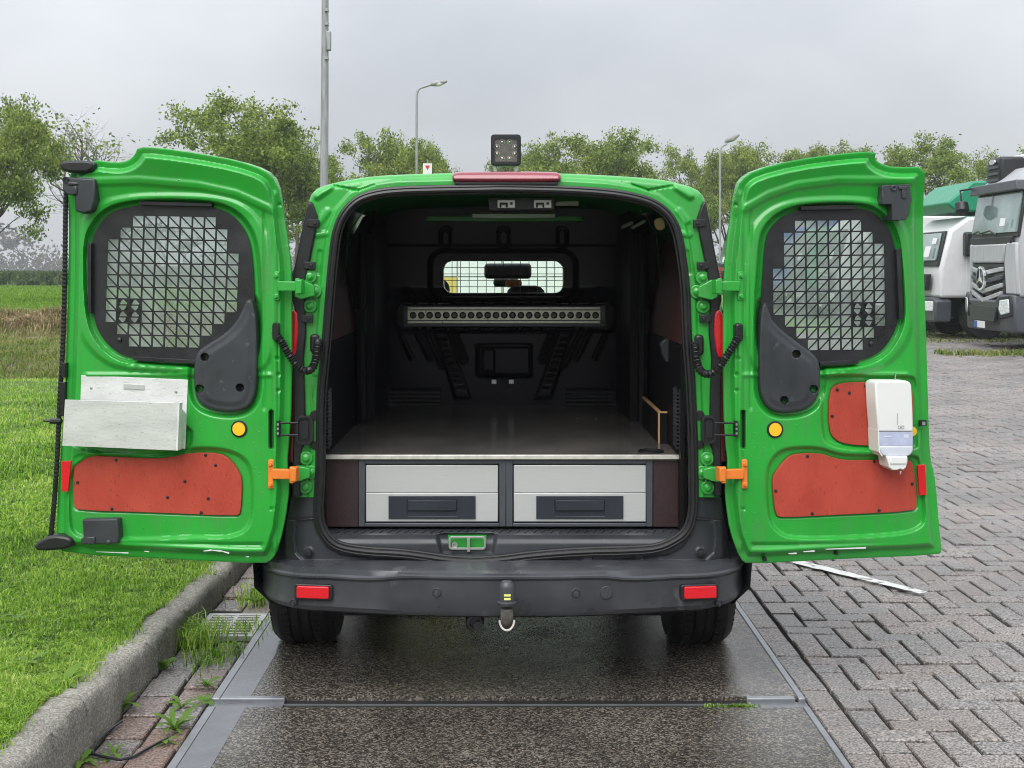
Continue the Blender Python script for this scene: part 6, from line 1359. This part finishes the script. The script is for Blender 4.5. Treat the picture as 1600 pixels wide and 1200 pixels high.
# ---- document tray on the left door
dt = empty('document_tray', tuple(WLd(195, 703, .06)), 'scuffed aluminium document tray screwed to the green door above the red panel', 'tray')
b = MB().prism([(127, 586), (293.5, 593.5), (289, 702), (123, 696)], WLd, .030, .034).obj('back_plate', M['holder'], dt, bevel=.0008)
MB().prism([(193, 600), (225, 602), (225, 609), (193, 607)], WLd, .034, .0375).obj('strip', M['alu'], b); 
for (a, c) in ((142.5, 606), (275, 612)): MB().lathe([(.005, 0), (.004, .003), (.001, .0035)], WLd(a, c, .034), nL, 10).obj('screw', M['zinc'], b)
# tray: front plate stands 9 cm off the door, joined by a floor and two tapered ends
fr = lambda u, v, h: WLd(u, v, h)
A, B_, C_, D_ = WLd.front(101.5, 624.5, .105), WLd.front(277, 629.5, .105), WLd.front(274.5, 704, .085), WLd.front(97, 696.5, .085)
bk_ = WLd.front(126, 640, .034), WLd.front(291, 647, .034), WLd.front(288, 700, .034), WLd.front(123, 694, .034)
nvec = np.array(nL)
def slab(name, q, t=.002):
    q = [np.array(p_) for p_ in q]; n_ = np.cross(q[1] - q[0], q[3] - q[0]); n_ /= np.linalg.norm(n_)
    return MB().add([p_ for p_ in q] + [p_ - n_ * t for p_ in q], [(0, 1, 2, 3), (7, 6, 5, 4), (0, 4, 5, 1), (1, 5, 6, 2), (2, 6, 7, 3), (3, 7, 4, 0)]).obj(name, M['holder'], dt, bevel=.0006)
slab('front_plate', (A, D_, C_, B_)); slab('bottom', (D_, bk_[3], bk_[2], C_)); slab('end_plate', (B_ + nvec * -.004, C_, bk_[2], bk_[1])); slab('end_plate', (A + nvec * -.004, bk_[0], bk_[3], D_))
MB().prism([(277.2, 629.5), (280.5, 630), (277.5, 704), (274.5, 704)], WLd, .080, .106).obj('bent_edge', M['holder'], dt)
# ---- soap dispenser on the right door
sd_ = empty('soap_dispenser', tuple(WRd(1398, 736, .06)), 'white wall soap dispenser with a bluish reservoir hanging on the right green door', 'dispenser')
MB().prism(chaikin([(1367.5, 601), (1370, 596.5), (1375, 595), (1417, 595), (1422, 597), (1424.5, 602), (1426.5, 640), (1427.5, 674.8), (1372.5, 674.8), (1369.5, 640)], 0), WRd, .020, .100).obj('cover', M['white'], sd_, bevel=.006, seg=4)
MB().prism([(1373.5, 675), (1426.5, 675), (1426.5, 697), (1375, 697)], WRd, .022, .097).obj('reservoir_window', M['whiteb'], sd_, bevel=.0015)
MB().prism([(1374.5, 697.2), (1427, 697.2), (1426.5, 705), (1423, 710.5), (1418, 713), (1386, 713.5), (1379, 711), (1376, 706)], WRd, .022, .099).obj('reservoir_base', M['whitec'], sd_, bevel=.004, seg=3)
MB().prism([(1371.5, 672), (1373.4, 672), (1375, 706), (1380, 713), (1378, 713), (1373, 706)], WRd, .022, .098).obj('side_rail', M['white'], sd_)
MB().prism([(1385, 713), (1418.5, 713), (1418.5, 722), (1416, 731), (1411, 735), (1407, 733), (1402, 735), (1395, 735), (1389, 730), (1387, 720)], WRd, .030, .104).obj('push_spout', M['white'], sd_, bevel=.004, seg=3)
MB().prism([(1391, 714.5), (1416, 714.5), (1416, 725), (1391, 725)], WRd, .104, .108).obj('push_pad', M['white'], sd_, bevel=.0025)
MB().tube([WRd(1398, 596, .06), WRd(1399, 588, .06), WRd(1399.5, 583, .062)], .002, 6).obj('key', M['zinc'], sd_)
ol = rrect(1403, 665, 1413, 670.5, 1.2); MB().prism(ol, WRd, .0995, .1006, [rrect(1404, 666, 1412, 669.5, .8)]).prism([(1406, 667), (1410, 666.5), (1410, 669), (1406, 669)], WRd, .0995, .1006).obj('emblem', M['greymark'], sd_)
for k in range(8): MB().prism([(1401.5, 646 + k * 2.3), (1403, 646 + k * 2.3), (1403, 647.4 + k * 2.3), (1401.5, 647.4 + k * 2.3)], WRd, .0995, .1006).obj('scale_mark', M['greymark'], sd_)
MB().prism([(1381, 681), (1393, 681), (1393, 683), (1381, 683)], WRd, .0965, .0976).prism([(1412, 679), (1420, 679), (1420, 684), (1412, 684)], WRd, .0965, .0976).obj('print', M['whitec'], sd_)
MB().tube([WRd(1407, 736, .09), WRd(1407, 741, .09)], [.004, .001], 6).obj('drip', M['orange'] if False else M['whitec'], sd_)

# bare scratches along the lower edges of the doors
for W_, d_, segs in ((WLd, doorL, ((318, 861, 330, 859.5), (330, 859.5, 346, 861), (346, 861, 357, 864), (384, 870, 388, 870), (150, 862, 200, 864), (225, 861, 232, 862))), (WRd, doorR, ((1255, 862, 1272, 861), (1290, 858, 1352, 856), (1232, 865, 1244, 864.5)))):
    for k, (a, b, c, e_) in enumerate(segs):
        hw = .9 if k > 2 else 1.4
        MB().add([W_.front(a, b - hw * .4, .0315), W_.front(c, e_ - hw, .0315), W_.front(c + 1.5, e_, .0315), W_.front(c, e_ + hw, .0315), W_.front(a, b + hw * .5, .0315)], [(4, 3, 2, 1, 0)]).obj('scratch', M['scuff'], d_)
# ================================================================== misty air
hz = MB().box((-1000, -80, -2.5), (1000, 2700, 13.5)).obj('haze', None, origin=(0, 0, 0)); tag(hz, 'thin grey mist over the fields', kind='stuff')
hm = bpy.data.materials.new('mist'); hm.use_nodes = True; hn = hm.node_tree; hn.nodes.remove(hn.nodes['Principled BSDF'])
pv = hn.nodes.new('ShaderNodeVolumePrincipled'); pv.inputs['Color'].default_value = (.86, .89, .92, 1); pv.inputs['Density'].default_value = .0007; pv.inputs['Anisotropy'].default_value = .0
hn.links.new(pv.outputs[0], hn.nodes['Material Output'].inputs['Volume']); hz.data.materials.clear(); hz.data.materials.append(hm)
